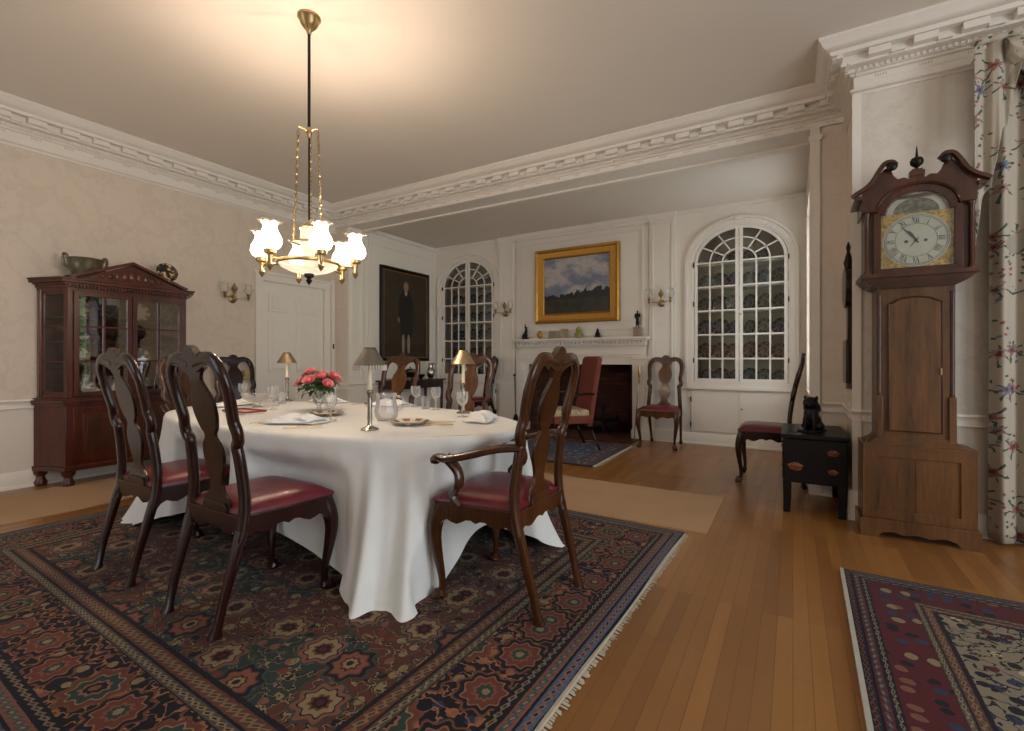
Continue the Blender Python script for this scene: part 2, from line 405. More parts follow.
def build(mb, name, mat, parent=None, bevel=0, ang=38, world=False, remesh=0):
    """link the builder as ONE mesh object; world=True: the points are world points"""
    me = bpy.data.meshes.new(name); v = mb.v
    if world and parent is not None:
        L = parent_loc(parent); v = [(p[0] - L[0], p[1] - L[1], p[2] - L[2]) for p in v]
    me.from_pydata(v, [], mb.f); me.materials.append(mat if not isinstance(mat, str) else M[mat])
    bm = bmesh.new(); bm.from_mesh(me); bmesh.ops.recalc_face_normals(bm, faces=bm.faces); bm.to_mesh(me); bm.free()
    me.shade_smooth(); me.set_sharp_from_angle(angle=radians(ang))
    o = bpy.data.objects.new(name, me); COL.objects.link(o)
    if parent is not None: o.parent = parent
    if bevel:
        b = o.modifiers.new('b', 'BEVEL'); b.width = bevel; b.segments = 2; b.limit_method = 'ANGLE'; b.angle_limit = radians(40)
    if remesh:
        r = o.modifiers.new('r', 'REMESH'); r.mode = 'VOXEL'; r.voxel_size = remesh; r.use_smooth_shade = True
        q = o.modifiers.new('s', 'SMOOTH'); q.factor = .6; q.iterations = 3
    return o
def parent_loc(o):
    L = Vector((0, 0, 0))
    while o is not None: L = L + Vector(o.location); o = o.parent
    return L
def thing(name, label, cat, loc=(0, 0, 0), rz=0, group=None):
    o = bpy.data.objects.new(name, None); o.empty_display_size = .1; COL.objects.link(o)
    o.location = loc; o.rotation_euler = (0, 0, rz); return tag(o, label, cat, group)
def tag(o, label, cat, group=None):
    o['label'] = label; o['category'] = cat
    if group: o['group'] = group
    return o
def copy_tree(o, parent=None):
    c = o.copy(); COL.objects.link(c)
    if parent is not None: c.parent = parent
    for ch in list(o.children): copy_tree(ch, c)
    return c
def place(o, loc, rz, label=None, group=None, scale=None):
    o.location = loc; o.rotation_euler = (o.rotation_euler[0], o.rotation_euler[1], rz)
    if label: o['label'] = label
    if group: o['group'] = group
    if scale: o.scale = (scale,) * 3
    return o
def struct(mb, name, mat, **k):
    o = build(mb, name, mat, **k); o['kind'] = 'structure'; return o
def smooth_path(pts, n=4):
    """Catmull-Rom through pts"""
    out = []; P = [pts[0]] + list(pts) + [pts[-1]]
    for i in range(1, len(P) - 2):
        for k in range(n):
            t = k / n; q = []
            for j in range(len(pts[0])):
                a, b, c, d = P[i-1][j], P[i][j], P[i+1][j], P[i+2][j]
                q.append(.5 * (2*b + (c-a)*t + (2*a-5*b+4*c-d)*t*t + (3*b-a-3*c+d)*t**3))
            out.append(tuple(q))
    out.append(tuple(pts[-1])); return out
# ------------------------------------------------------------------ the room
H = 3.2; LX = -5.6; HY = 4.53; WX = .365; CY = 3.95; RX = 3.3; BY = -2.6; FY = 6.45; AL = -5.34; AR = .13; AH = 3.01; HB = 2.935
struct(MB().box(LX - .3, RX + .3, BY - .3, FY + 1.2, -.12, 0), 'floor', 'floor')
struct(MB().box(LX - .3, RX + .3, BY - .3, HY + .3, H, H + .12), 'ceiling', 'ceil')
struct(MB().box(AL - .5, AR + .5, HY + .3, FY + .6, AH, AH + .12), 'ceiling_alcove', 'ceil')
wl = MB().box(LX - .15, LX, BY - .15, 3.45, 0, H).box(LX - .15, LX, 4.34, HY + .02, 0, H).box(LX - .15, LX, 3.45, 4.34, 2.05, H)
struct(wl, 'wall_left', 'paper')
struct(MB().box(AL - .3, AL, HY + .3, FY + .02, 0, AH), 'wall_alcove_left', 'white')
struct(MB().box(LX - .15, AL, HY, HY + .3, 0, H), 'wall_pier_left', 'paperP')
struct(MB().box(LX - .02, WX, HY, HY + .27, HB, H).box(AL - .1, AR + .1, HY + .24, HY + .31, HB - .022, HB + .1), 'beam_header', 'white')
struct(MB().box(AR, WX + .1, HY, 5.15, 0, H).box(AR, WX + .1, 6.15, FY + .02, 0, H).box(AR, WX + .1, 5.15, 6.15, 0, .75).box(AR, WX + .1, 5.15, 6.15, 2.65, H), 'wall_alcove_right', 'paperP')
struct(MB().box(WX, WX + .25, CY + .16, HY + .01, 0, H), 'wall_return', 'paperP')
# clock wall with window opening
WX0, WX1, WZ0, WZ1 = 1.2, 2.75, .35, 2.75
struct(MB().box(WX, WX0, CY, CY + .16, 0, H).box(WX1, RX + .15, CY, CY + .16, 0, H).box(WX0, WX1, CY, CY + .16, 0, WZ0).box(WX0, WX1, CY, CY + .16, WZ1, H), 'wall_clock_side', 'paperR')
def window(mb, horiz, a0, a1, z0, z1, p):
    B = (lambda u0, u1, q0, q1, e0, e1: mb.box(u0, u1, q0, q1, e0, e1)) if horiz else (lambda u0, u1, q0, q1, e0, e1: mb.box(q0, q1, u0, u1, e0, e1))
    B(a0, a0 + .06, p, p + .06, z0, z1); B(a1 - .06, a1, p, p + .06, z0, z1); B(a0, a1, p, p + .06, z0, z0 + .06); B(a0, a1, p, p + .06, z1 - .06, z1)
    zm = (z0 + z1) / 2; B(a0, a1, p, p + .06, zm - .03, zm + .03)
    for k in (1, 2): u = a0 + (a1 - a0) * k / 3; B(u - .012, u + .012, p + .01, p + .04, z0, z1)
    for k in (1, 2, 4, 5): z = z0 + (z1 - z0) * k / 6; B(a0, a1, p + .01, p + .04, z - .012, z + .012)
    return mb
struct(window(MB(), True, WX0, WX1, WZ0, WZ1, CY + .06), 'window_1', 'white')
struct(MB().box(WX0, WX1, CY + .085, CY + .089, WZ0, WZ1), 'window_1_glass', 'pane')
# right wall (outside the picture) with two windows, back wall with one
struct(window(MB(), False, 5.15, 6.15, .75, 2.65, AR + .12), 'window_5', 'white')
RW = [(-1.6, -.2), (.6, 2.2)]
m = MB(); ys = [BY - .15, RW[0][0], RW[0][1], RW[1][0], RW[1][1], CY + .16]
for i in (0, 2, 4): m.box(RX, RX + .15, ys[i], ys[i + 1], 0, H)
for a, b in RW: m.box(RX, RX + .15, a, b, 0, .4).box(RX, RX + .15, a, b, 2.75, H)
struct(m, 'wall_right', 'paperR')
for i, (a, b) in enumerate(RW): struct(window(MB(), False, a, b, .4, 2.75, RX + .05), 'window_%d' % (i + 2), 'white')
BW = (-5.2, -3.2)
struct(MB().box(LX - .15, BW[0], BY - .15, BY, 0, H).box(BW[1], RX + .15, BY - .15, BY, 0, H).box(BW[0], BW[1], BY - .15, BY, 0, .4).box(BW[0], BW[1], BY - .15, BY, 2.75, H), 'wall_back', 'paper')
struct(window(MB(), True, BW[0], BW[1], .4, 2.75, BY - .1), 'window_4', 'white')
# garden seen in the cabinet panes' reflection
struct(MB().box(-14, 16, FY + 1.2, 30, -.6, -.5), 'ground_garden', 'lawn')
m = MB(); R = random.Random(3)
for k in range(60):
    x = 6 + R.random() * 8; y = 3.95 + .34 * (x - 1.9) + R.uniform(-1.3, 2.2); z = R.random() * 2.8
    m.ball((x, y, z), (.7 + R.random() * .4, .7, .6 + R.random() * .5), 12, 8)
o = struct(m, 'hedge_garden', 'hedge'); o['kind'] = 'stuff'; o.name = 'garden_shrubbery'; tag(o, 'green garden shrubbery outside the curtained window, reflected in the cabinet panes', 'shrubs')
d = o.modifiers.new('d', 'DISPLACE'); tx = bpy.data.textures.new('cl', 'CLOUDS'); tx.noise_scale = .25; d.texture = tx; d.strength = .5
# mouldings along wall polylines (room lies to the right of travel)
def molding(path, prof, closed=False):
    mb = MB(); n = len(path); P = [Vector((p[0], p[1])) for p in path]; rings = []
    for i in range(n):
        def nrm(a, b): d = (b - a).normalized(); return Vector((d.y, -d.x))
        if closed or 0 < i < n - 1:
            n1 = nrm(P[i - 1], P[i]); n2 = nrm(P[i], P[(i + 1) % n]); mt = (n1 + n2) / (1 + n1.dot(n2))
        elif i == 0: mt = nrm(P[0], P[1])
        else: mt = nrm(P[-2], P[-1])
        rings.append([(P[i].x + mt.x * o, P[i].y + mt.y * o, z) for o, z in prof])
    k = len(prof); vs = [q for r in rings for q in r]; fs = []
    for i in range(n if closed else n - 1):
        j = (i + 1) % n
        for a in range(k):
            b = (a + 1) % k; fs.append((i * k + a, i * k + b, j * k + b, j * k + a))
    if not closed: fs += [tuple(range(k)), tuple(range((n - 1) * k, n * k))[::-1]]
    mb.add(vs, fs); return mb
ROOM = [(LX, BY), (LX, HY), (WX, HY), (WX, CY), (RX, CY), (RX, BY)]
corn = [(0, H), (.22, H), (.22, H - .018), (.205, H - .03), (.195, H - .055), (.165, H - .075), (.155, H - .08), (.15, H - .1), (.15, H - .105), (.09, H - .105), (.09, H - .165), (.075, H - .17), (.05, H - .175), (.05, H - .2), (.035, H - .205), (.03, H - .215), (.012, H - .22), (.012, H - .262), (0, H - .262)]
struct(molding(ROOM, corn, True), 'trim_cornice', 'white')
struct(molding([(LX, BY), (LX, HY)], [(0, 2.90), (.03, 2.895), (.035, 2.88), (.015, 2.872), (.01, 2.86), (0, 2.86)]), 'trim_frieze_left', 'white')
struct(molding([(WX, HY), (WX, CY), (RX, CY)], [(0, 2.90), (.03, 2.895), (.035, 2.88), (.015, 2.872), (.01, 2.86), (0, 2.86)]), 'trim_frieze_right', 'white')
struct(molding([(LX, BY), (LX, HY)], [(0, H - .26), (.009, H - .26), (.009, 2.88), (0, 2.88)]), 'trim_frieze_board_left', 'white')
struct(molding([(WX, HY + .0), (WX, CY), (RX, CY)], [(0, H - .26), (.009, H - .26), (.009, 2.88), (0, 2.88)]), 'trim_frieze_board_right', 'white')
# modillion blocks, dentils and fluted marks
def run(p0, p1, sp, fn):
    a, b = Vector(p0), Vector(p1); L = (b - a).length; d = (b - a) / L; nn = Vector((d.y, -d.x)); n = max(1, int(L / sp))
    for k in range(n): fn(a + d * (k + .5) * L / n, d, nn)
def blockfn(mb, w, o0, o1, z0, z1):
    def f(c, d, nn):
        q = [c + d * s * w / 2 + nn * o for s, o in ((-1, o0), (1, o0), (1, o1), (-1, o1))]
        mb.pz([(p.x, p.y) for p in q], z0, z1)
    return f
segs = [((LX, -1.5), (LX, HY)), ((LX + .1, HY), (WX - .02, HY)), ((WX, HY - .1), (WX, CY - .18)), ((WX, CY), (RX - .2, CY))]
mm, md, mf = MB(), MB(), MB()
for a, b in segs:
    run(a, b, .215, blockfn(mm, .115, .085, .14, H - .15, H - .108))
    run(a, b, .215, lambda c, d, nn: blockfn(mm, .07, .085, .115, H - .158, H - .135)(c + d * .095, d, nn))
    run(a, b, .03, blockfn(md, .017, .048, .062, H - .198, H - .178))
    def marks(c, d, nn):
        for k in range(5): blockfn(mf, .006, .008, .013, H - .242, H - .228)(c + d * (k - 2) * .014 + d * .02, d, nn)
    run((a[0], a[1]), b, .215, marks)
struct(mm, 'trim_modillions', 'white'); struct(md, 'trim_dentils', 'white'); struct(mf, 'trim_frieze_flutes', 'shelfin')
# chair rails and baseboards
rail = [(0, .742), (.032, .742), (.034, .73), (.02, .718), (.014, .70), (.014, .675), (.02, .668), (0, .664)]
basep = [(0, .14), (.012, .14), (.02, .125), (.022, .03), (.034, .022), (.036, 0), (0, 0)]
def rails(path, nm):
    struct(molding(path, rail), 'trim_chair_rail_' + nm, 'white'); struct(molding(path, basep), 'baseboard_' + nm, 'white')
rails([(LX, BY), (LX, 3.36)], 'left'); rails([(AL, HY + .3), (AL, FY)], 'alcove_left')
rails([(AR + .07, HY), (WX, HY), (WX, CY), (RX, CY)], 'right')
rails([(LX, HY), (AL, HY), (AL, HY + .3)], 'pier')
m = MB()
run((WX, CY), (WX + .34, CY), .0285, blockfn(m, .012, .012, .022, .68, .705)); run((WX, HY - .02), (WX, CY), .0285, blockfn(m, .012, .012, .022, .68, .705))
struct(m, 'trim_rail_reeding', 'white')
# jamb pilaster at the right pier and at the left pier
struct(MB().box(AR - .012, AR + .055, HY - .018, HY, 0, HB).box(AR - .022, AR + .07, HY - .03, HY, HB - .1, HB - .06).box(AR - .022, AR + .07, HY - .03, HY, 0, .16), 'trim_jamb_right', 'white')
struct(MB().box(AL, AL + .012, HY + .02, HY + .28, .14, HB).box(AL, AL + .022, HY + .06, HY + .07, .8, HB - .12).box(AL, AL + .022, HY + .23, HY + .24, .8, HB - .12).box(AL, AL + .035, HY - .01, HY + .3, HB - .06, HB - .03), 'trim_jamb_left', 'white')
struct(MB().box(AL, AL + .014, 4.9, 4.93, .8, 2.93).box(AL, AL + .03, HY + .3, FY, AH - .07, AH - .01).box(AL, AL + .014, 4.9, 6.38, 2.78, 2.80).box(AL, AL + .014, 6.35, 6.38, .8, 2.93), 'trim_alcove_panel', 'white')
struct(MB().box(WX - .02, WX + .03, CY - .012, CY + .0, 0, 2.87).box(WX - .045, WX + .05, CY - .04, CY, 0, .2), 'trim_corner_post', 'white')
# six-panel door on the left wall
m = MB().box(LX - .05, LX - .015, 3.45, 4.34, 0, 2.05)
struct(m, 'door_1', 'white')
m = MB()
for y0, y1 in ((3.54, 3.85), (3.93, 4.25)):
    for z0, z1 in ((.2, .78), (.92, 1.58), (1.68, 1.93)): 
        m.box(LX - .02, LX - .004, y0, y1, z0, z1); m.box(LX - .02, LX + .004, y0 + .04, y1 - .04, z0 + .04, z1 - .04)
struct(m, 'door_1_panels', 'white', bevel=.006)
m = MB().box(LX, LX + .025, 3.36, 3.45, 0, 2.06).box(LX, LX + .025, 4.34, 4.42, 0, 2.06).box(LX, LX + .025, 3.36, 4.42, 2.05, 2.13).box(LX, LX + .04, 3.34, 4.44, 2.13, 2.16)
m.box(LX, LX + .035, 3.355, 3.375, 0, 2.13).box(LX, LX + .035, 4.40, 4.42, 0, 2.13)
struct(m, 'trim_door_casing', 'white')
struct(MB().box(LX, LX + .02, 4.46, 4.52, 0, 2.2), 'trim_narrow_panel', 'white')
struct(MB().box(LX, LX + .028, 4.475, 4.495, 1.23, 1.30), 'trim_keyhole', 'keyhole')
o = build(MB().box(LX, LX + .008, 3.2, 3.32, .84, .96).box(LX, LX + .014, 3.235, 3.245, .88, .92).box(LX, LX + .014, 3.275, 3.285, .88, .92), 'switch_plate', 'brass', bevel=.002)
tag(o, 'square brass switch plate on the left wall beside the white door casing', 'switch plate')
# ------------------------------------------------------------------ far wall with two arched cupboards and the fireplace
AC = (-.57, -4.675); AW = .525; AZ0, AZS, AB = .79, 2.30, .44
FX0, FX1, FZ = -3.5, -1.88, 1.01
def arch_pts(cx, a, b, zs, n=24, t0=0, t1=pi): return [(cx + a * cos(t0 + (t1 - t0) * k / n), zs + b * sin(t0 + (t1 - t0) * k / n)) for k in range(n + 1)]
wf = MB(); TH = .12
xs = [AL - .1, AC[1] - AW, AC[1] + AW, FX0, FX1, AC[0] - AW, AC[0] + AW, AR + .05]
for i in (0, 2, 4, 6): wf.box(xs[i], xs[i + 1], FY, FY + TH, 0, AH + .02)
wf.box(FX0, FX1, FY, FY + TH, FZ, AH + .02)
for cx in AC:
    wf.box(cx - AW, cx + AW, FY, FY + TH, 0, AZ0)
    pts = arch_pts(cx, AW, AB, AZS)
    for k in range(24):
        (xa, za), (xb, zb) = pts[k], pts[k + 1]
        wf.add([(xa, FY, za), (xb, FY, zb), (xb, FY, AH + .02), (xa, FY, AH + .02), (xa, FY + TH, za), (xb, FY + TH, zb), (xb, FY + TH, AH + .02), (xa, FY + TH, AH + .02)], [(0, 1, 2, 3), (4, 7, 6, 5), (0, 4, 5, 1)])
struct(wf, 'wall_far', 'white')
def cupboard(cx, where):
    r = thing('arched_cupboard', 'white arched china cupboard with a fan-glazed top and two glazed doors, ' + where, 'cupboard', (cx, FY, 0), 0, 'arched china cupboards in the far wall')
    # lining
    m = MB().box(-AW, AW, .44, .46, AZ0 - .02, 2.78).box(-AW - .02, -AW, .12, .46, AZ0 - .02, 2.78).box(AW, AW + .02, .12, .46, AZ0 - .02, 2.78).box(-AW, AW, .12, .46, AZ0 - .04, AZ0 - .02).box(-AW, AW, .12, .46, 2.78, 2.80)
    build(m, 'lining', 'shelfin', r)
    for k in range(5):
        z = AZ0 + .303 * (k + 1)
        build(MB().box(-AW, AW, .16, .44, z - .012, z + .008), 'shelf', 'white', r)
    # casing with its arch moulding
    m = MB()
    for (w0, w1, y) in ((AW + .02, AW + .075, -.018), (AW + .075, AW + .11, -.035), (AW - .002, AW + .02, -.01)):
        o_ = arch_pts(0, w1, AB + (w1 - AW), AZS, 28); i_ = arch_pts(0, w0, AB + (w0 - AW), AZS, 28)
        for k in range(28):
            q = [o_[k], o_[k + 1], i_[k + 1], i_[k]]; m.py(q, y, 0)
        m.box(-w1, -w0, y, 0, AZ0 - .08, AZS).box(w0, w1, y, 0, AZ0 - .08, AZS)
    m.box(-AW - .12, AW + .12, -.04, 0, AZ0 - .09, AZ0 - .05).box(-AW - .1, AW + .1, -.02, 0, AZ0 - .05, AZ0 - .005)
    m.py([(-.05, AZS + AB + .05), (.05, AZS + AB + .05), (.03, AZS + AB + .1), (0, AZS + AB + .125), (-.03, AZS + AB + .1)], -.045, 0)
    build(m, 'casing', 'white', r, .003)
    for s in (-1, 1):
        d = MB(); W = AW - .008
        # frame: meeting stile, outer stile, bottom rail, arch rail
        d.box(s * .004, s * .042, -.01, .02, AZ0, AZS + AB - .012).box(s * (W - .035), s * W, -.01, .02, AZ0, AZS).box(s * .004, s * W, -.01, .02, AZ0, AZ0 + .05)
        o_ = arch_pts(0, W, AB - .005, AZS, 14, 0 if s > 0 else pi / 2, pi / 2 if s > 0 else pi); i_ = arch_pts(0, W - .035, AB - .042, AZS, 14, 0 if s > 0 else pi / 2, pi / 2 if s > 0 else pi)
        for k in range(14): d.py([o_[k], o_[k + 1], i_[k + 1], i_[k]], -.01, .02)
        g = .009
        for j in (1, 2): xx = s * (.042 + (W - .077) * j / 3); d.box(xx - g, xx + g, -.004, .014, AZ0 + .04, AZS)
        for j in range(1, 6): z = AZ0 + .302 * j; d.box(s * .03, s * (W - .02), -.004, .014, z - g, z + g)
        for fr in (1 / 3, 2 / 3):
            A_, B_ = .042 + (W - .077) * fr, (AB - .04) * fr + .02
            pts = [(A_ * cos(t) * s, .005, AZS + B_ * sin(t)) for t in [pi / 2 * q / 10 for q in range(11)]]
            d.sweep(pts, (.009, .009), 4, (0, 1, 0), 8)
        for tdeg in (30, 60):
            t = radians(tdeg); A1, B1 = .042 + (W - .077) / 3, (AB - .04) / 3 + .02; A2, B2 = W - .02, AB - .03
            d.sweep([(s * A1 * cos(t), .005, AZS + B1 * sin(t)), (s * A2 * cos(t), .005, AZS + B2 * sin(t))], (.009, .009), 4, (0, 1, 0), 8)
        do = build(d, 'door', 'white', r)
        gp = [(s * .02, AZ0 + .03), (s * (W - .02), AZ0 + .03)] + ([(s * a, b) for a, b in arch_pts(0, W - .02, AB - .03, AZS, 12, 0, pi / 2)])
        gl = build(MB().py(gp, .003, .006), 'glass', 'pane', do)
        if s > 0: build(MB().ball((.018, -.018, AZ0 + .85), .011, 10, 6), 'knob', 'brass', do)
        for z in (AZ0 + .28, AZ0 + 1.0, AZ0 + 1.5): build(MB().box(s * (W + .005), s * (W + .016), -.022, 0, z - .03, z + .03), 'hinge', 'blackmat', do)
        ld = build(MB().box(s * .004, s * (AW + .03), -.012, 0, .17, .665).box(s * .004, s * (AW + .03), -.014, -.012, .17, .18), 'lower_door', 'white', r, .003)
        if s > 0: build(MB().ball((.03, -.02, .47), .01, 8, 6), 'knob', 'blackmat', ld)
        for z in (.25, .57): build(MB().box(s * (AW + .033), s * (AW + .044), -.018, 0, z - .03, z + .03), 'hinge', 'blackmat', ld)
    return r
cupboard(AC[0], 'right of the fireplace'); cupboard(AC[1], 'left of the fireplace')
struct(molding([(AL, FY), (FX0 - .22, FY)], basep), 'baseboard_far_left', 'white'); struct(molding([(FX1 + .22, FY), (AR, FY)], basep), 'baseboard_far_right', 'white')
# pilasters, breast panel and top moulding
def pilaster(x0, x1, i):
    m = MB().box(x0, x1, FY - .045, FY, 0, AH).box(x0 - .015, x1 + .015, FY - .06, FY, AH - .07, AH).box(x0 - .01, x1 + .01, FY - .06, FY, 0, .16)
    for a in (x0 + .04, x1 - .05): m.box(a, a + .012, FY - .053, FY, .85, AH - .14)
    m.box(x0 + .04, x1 - .04, FY - .053, FY, AH - .15, AH - .138).box(x0 + .04, x1 - .04, FY - .053, FY, .84, .852)
    m.box(x0, x1, FY - .062, FY, .665, .70)
    struct(m, 'trim_pilaster_%d' % i, 'white')
pilaster(-4.04, -3.74, 1); pilaster(-1.655, -1.32, 2)
m = MB().box(-3.72, -1.67, FY - .02, FY, 1.42, AH)
for a, b, z0, z1 in ((-3.66, -1.73, 2.83, 2.86), (-3.66, -1.73, 1.5, 1.53)): m.box(a, b, FY - .036, FY, z0, z1)
for a in (-3.66, -1.76): m.box(a, a + .03, FY - .036, FY, 1.5, 2.86)
m.box(-3.74, -1.655, FY - .075, FY, AH - .06, AH).box(-3.73, -1.66, FY - .05, FY, AH - .10, AH - .06)
struct(m, 'trim_overmantel_panel', 'white')
struct(MB().box(AL, -4.04, FY - .02, FY, AH - .04, AH).box(-1.32, AR, FY - .02, FY, AH - .04, AH), 'trim_far_top', 'white')
# mantelpiece
mp = thing('mantelpiece', 'white painted wooden mantelpiece with a denticulated shelf around the brick hearth', 'mantelpiece', (-2.69, FY, 0))
m = MB().box(-3.70, -1.64, FY - .2, FY, 1.355, 1.385).box(-3.68, -1.66, FY - .175, FY, 1.335, 1.355).box(-3.66, -1.68, FY - .12, FY, 1.27, 1.335)
for k in range(34): x = -3.66 + 1.98 * (k + .5) / 34; m.box(x - .018, x + .018, FY - .15, FY, 1.30, 1.335)
build(m, 'shelf', 'white', mp, .004, world=True)
m = MB().box(-3.64, -1.70, FY - .07, FY, 1.12, 1.27).box(-3.6, -1.74, FY - .082, FY, 1.15, 1.16).box(-3.6, -1.74, FY - .082, FY, 1.23, 1.24)
build(m, 'frieze', 'white', mp, .003, world=True)
for a, b in ((-3.70, FX0), (FX1, -1.66)):
    m = MB().box(a, b, FY - .07, FY, 0, 1.12).box(a - .01, b + .01, FY - .085, FY, 0, .13).box(a, b, FY - .085, FY, 1.08, 1.12)
    c = (a + b) / 2; m.box(c - .045, c + .045, FY - .078, FY, .2, 1.02)
    build(m, 'pilaster', 'white', mp, .003, world=True)
build(MB().box(FX0, FX1, FY - .05, FY, FZ, 1.12), 'architrave', 'white', mp, .003, world=True)
# firebox
m = MB()
bx0, bx1, byy = FX0 + .25, FX1 - .25, FY + .62
m.add([(FX0, FY - .01, 0), (bx0, byy, 0), (bx0, byy, 1.3), (FX0, FY - .01, 1.3)], [(0, 1, 2, 3)]); m.add([(FX1, FY - .01, 0), (bx1, byy, 0), (bx1, byy, 1.3), (FX1, FY - .01, 1.3)], [(3, 2, 1, 0)])
m.add([(bx0, byy, 0), (bx1, byy, 0), (bx1, byy, 1.3), (bx0, byy, 1.3)], [(0, 1, 2, 3)])
struct(m, 'wall_firebox', 'brick'); struct(MB().box(FX0, FX1, FY + .0, byy, 1.28, 1.34), 'ceiling_firebox', 'soot')
struct(MB().box(FX0 - .1, FX1 + .1, FY - .45, byy, 0, .012), 'floor_hearth', 'brick')
def andiron(x, lab):
    r = thing('andiron', lab, 'andiron', (x, FY + .12, .012), 0, 'andirons in the fireplace')
    build(MB().lathe([(.0, .05), (.03, .05), (.02, .09), (.014, .14), (.03, .18), (.034, .21), (.014, .25), (.012, .32), (.03, .36), (.035, .39), (.02, .42), (.004, .45)], 14).sweep([(-.09, 0, 0), (-.06, 0, .05), (0, 0, .06), (.06, 0, .05), (.09, 0, 0)], .011, 8), 'post', 'blackmat', r)
    build(MB().sweep([(0, 0, .07), (0, .15, .08), (0, .34, .08), (0, .36, 0)], .011, 8), 'bar', 'blackmat', r)
andiron(-2.35, 'black iron andiron near the right side of the hearth'); andiron(-3.0, 'black iron andiron near the left side of the hearth')
for k, (y, z, r_, lab) in enumerate(((.22, .14, .055, 'lower front log lying across the andirons'), (.35, .14, .06, 'lower back log lying across the andirons'), (.29, .235, .05, 'topmost log lying on the other two in the hearth'))):
    o = build(MB().sweep([(-3.15, FY + y + .01, z), (-2.8, FY + y, z + .01), (-2.45, FY + y - .01, z), (-2.2, FY + y, z)], [r_, r_ * 1.06, r_, r_ * .95], 10), 'log', plain('bark%d' % k, hx('2a2019'), .95, bump=.8, scale=30)); tag(o, 'dark ' + lab, 'log', 'logs in the hearth')
# fire tools
def tools(x, y, kind, lab):
    r = thing('fire_tool', lab, 'fire tool', (x, y, 0)); lean = .12
    if kind == 'shovel':
        build(MB().sweep([(0, 0, .25), (-.05, .05, .82)], .007, 8).ball((-.052, .052, .84), .02, 10, 7), 'handle', 'bronze', r)
        build(MB().px([(-.05, 0), (.05, 0), (.06, .2), (.02, .25), (-.02, .25), (-.06, .2)], -.012, .012), 'blade', 'blackmat', r, .003)
    else:
        build(MB().sweep([(0, 0, .01), (.05, .09, .95)], .006, 8), 'shaft', 'silver', r)
        build(MB().lathe([(.006, .78), (.014, .82), (.01, .86), (.018, .9), (.02, .95), (.01, .98), (.015, 1.0), (.004, 1.03)], 10, (.045, .08, -.03)), 'grip', 'brass', r)
tools(-3.62, FY - .22, 'shovel', 'dark iron hearth shovel leaning at the left of the mantelpiece'); tools(-1.80, FY - .25, 'poker', 'brass-handled poker leaning at the right side of the mantelpiece')
# ------------------------------------------------------------------ rugs and runners
def rug(name, x0, x1, y0, y1, kind, lab, z=.012, rz=0):
    hx_, hy_ = (x1 - x0) / 2, (y1 - y0) / 2
    r = thing(name, lab, 'rug', ((x0 + x1) / 2, (y0 + y1) / 2, 0), rz)
    m = MB(); nx, ny = 40, 30; vs = []; R = random.Random(5)
    for j in range(ny + 1):
        for i in range(nx + 1):
            x = -hx_ + 2 * hx_ * i / nx; y = -hy_ + 2 * hy_ * j / ny
            e = .006 * sin(y * 5.1) if i in (0, nx) else 0
            vs.append((x + e, y, z + .0015 * sin(x * 7) * sin(y * 6)))
    m.add(vs, [(j * (nx + 1) + i, j * (nx + 1) + i + 1, (j + 1) * (nx + 1) + i + 1, (j + 1) * (nx + 1) + i) for j in range(ny) for i in range(nx)])
    o = build(m, 'pile', rug_mat(name + '_pattern', hx_, hy_, kind), r)
    s = o.modifiers.new('s', 'SOLIDIFY'); s.thickness = .008; s.offset = -1
    return r, hx_, hy_
def fringe(r, x, y0, y1, z=.008, out=.03):
    m = MB(); R = random.Random(9); n = int((y1 - y0) / .012)
    for k in range(n):
        y = y0 + (y1 - y0) * k / n + R.uniform(-.003, .003); L = out * R.uniform(.7, 1.2); dy = R.uniform(-.006, .006)
        m.add([(x - .012, y - .005, z + .003), (x - .012, y + .005, z + .003), (x + L, y + .004 + dy, .003), (x + L, y - .004 + dy, .003)], [(0, 1, 2, 3)])
    m.box(x - .004, x + .008, y0, y1, .002, z + .006)
    o = build(m, 'fringe', plain('rug_fringe', hx('b8ad98'), .95), r); o['kind'] = 'stuff'
r, a, b = rug('oriental_rug', -4.13, -.62, .40, 3.11, 'big', 'large red and navy oriental rug with wide palmette border under the dining table', rz=radians(-1.9)); fringe(r, a, -b, b)
r, a, b = rug('oriental_rug', .20, 2.3, .9, 2.93, 'cream', 'oriental rug with cream field and burgundy border at the right by the tall clock', rz=radians(-1)); 
build(MB().box(-a - .012, -a + .004, -b, b, .001, .016), 'selvage', plain('pale_selvage', hx('a8a296'), .95), r)
r, a, b = rug('hearth_rug', -3.75, -1.72, 4.5, 5.83, 'small', 'small blue-grey oriental rug lying in front of the fireplace'); fringe(r, a, -b, b, out=.04)
o = build(MB().box(-4.62, -.46, 3.135, 4.02, 0, .007), 'jute_runner', 'jute'); tag(o, 'plain tan jute runner between the large rug and the fireplace end', 'runner')
o = build(MB().box(-5.35, -4.42, -.6, 3.02, 0, .007), 'jute_runner', 'jute'); tag(o, 'plain tan jute runner between the large rug and the glazed mahogany cabinet', 'runner')
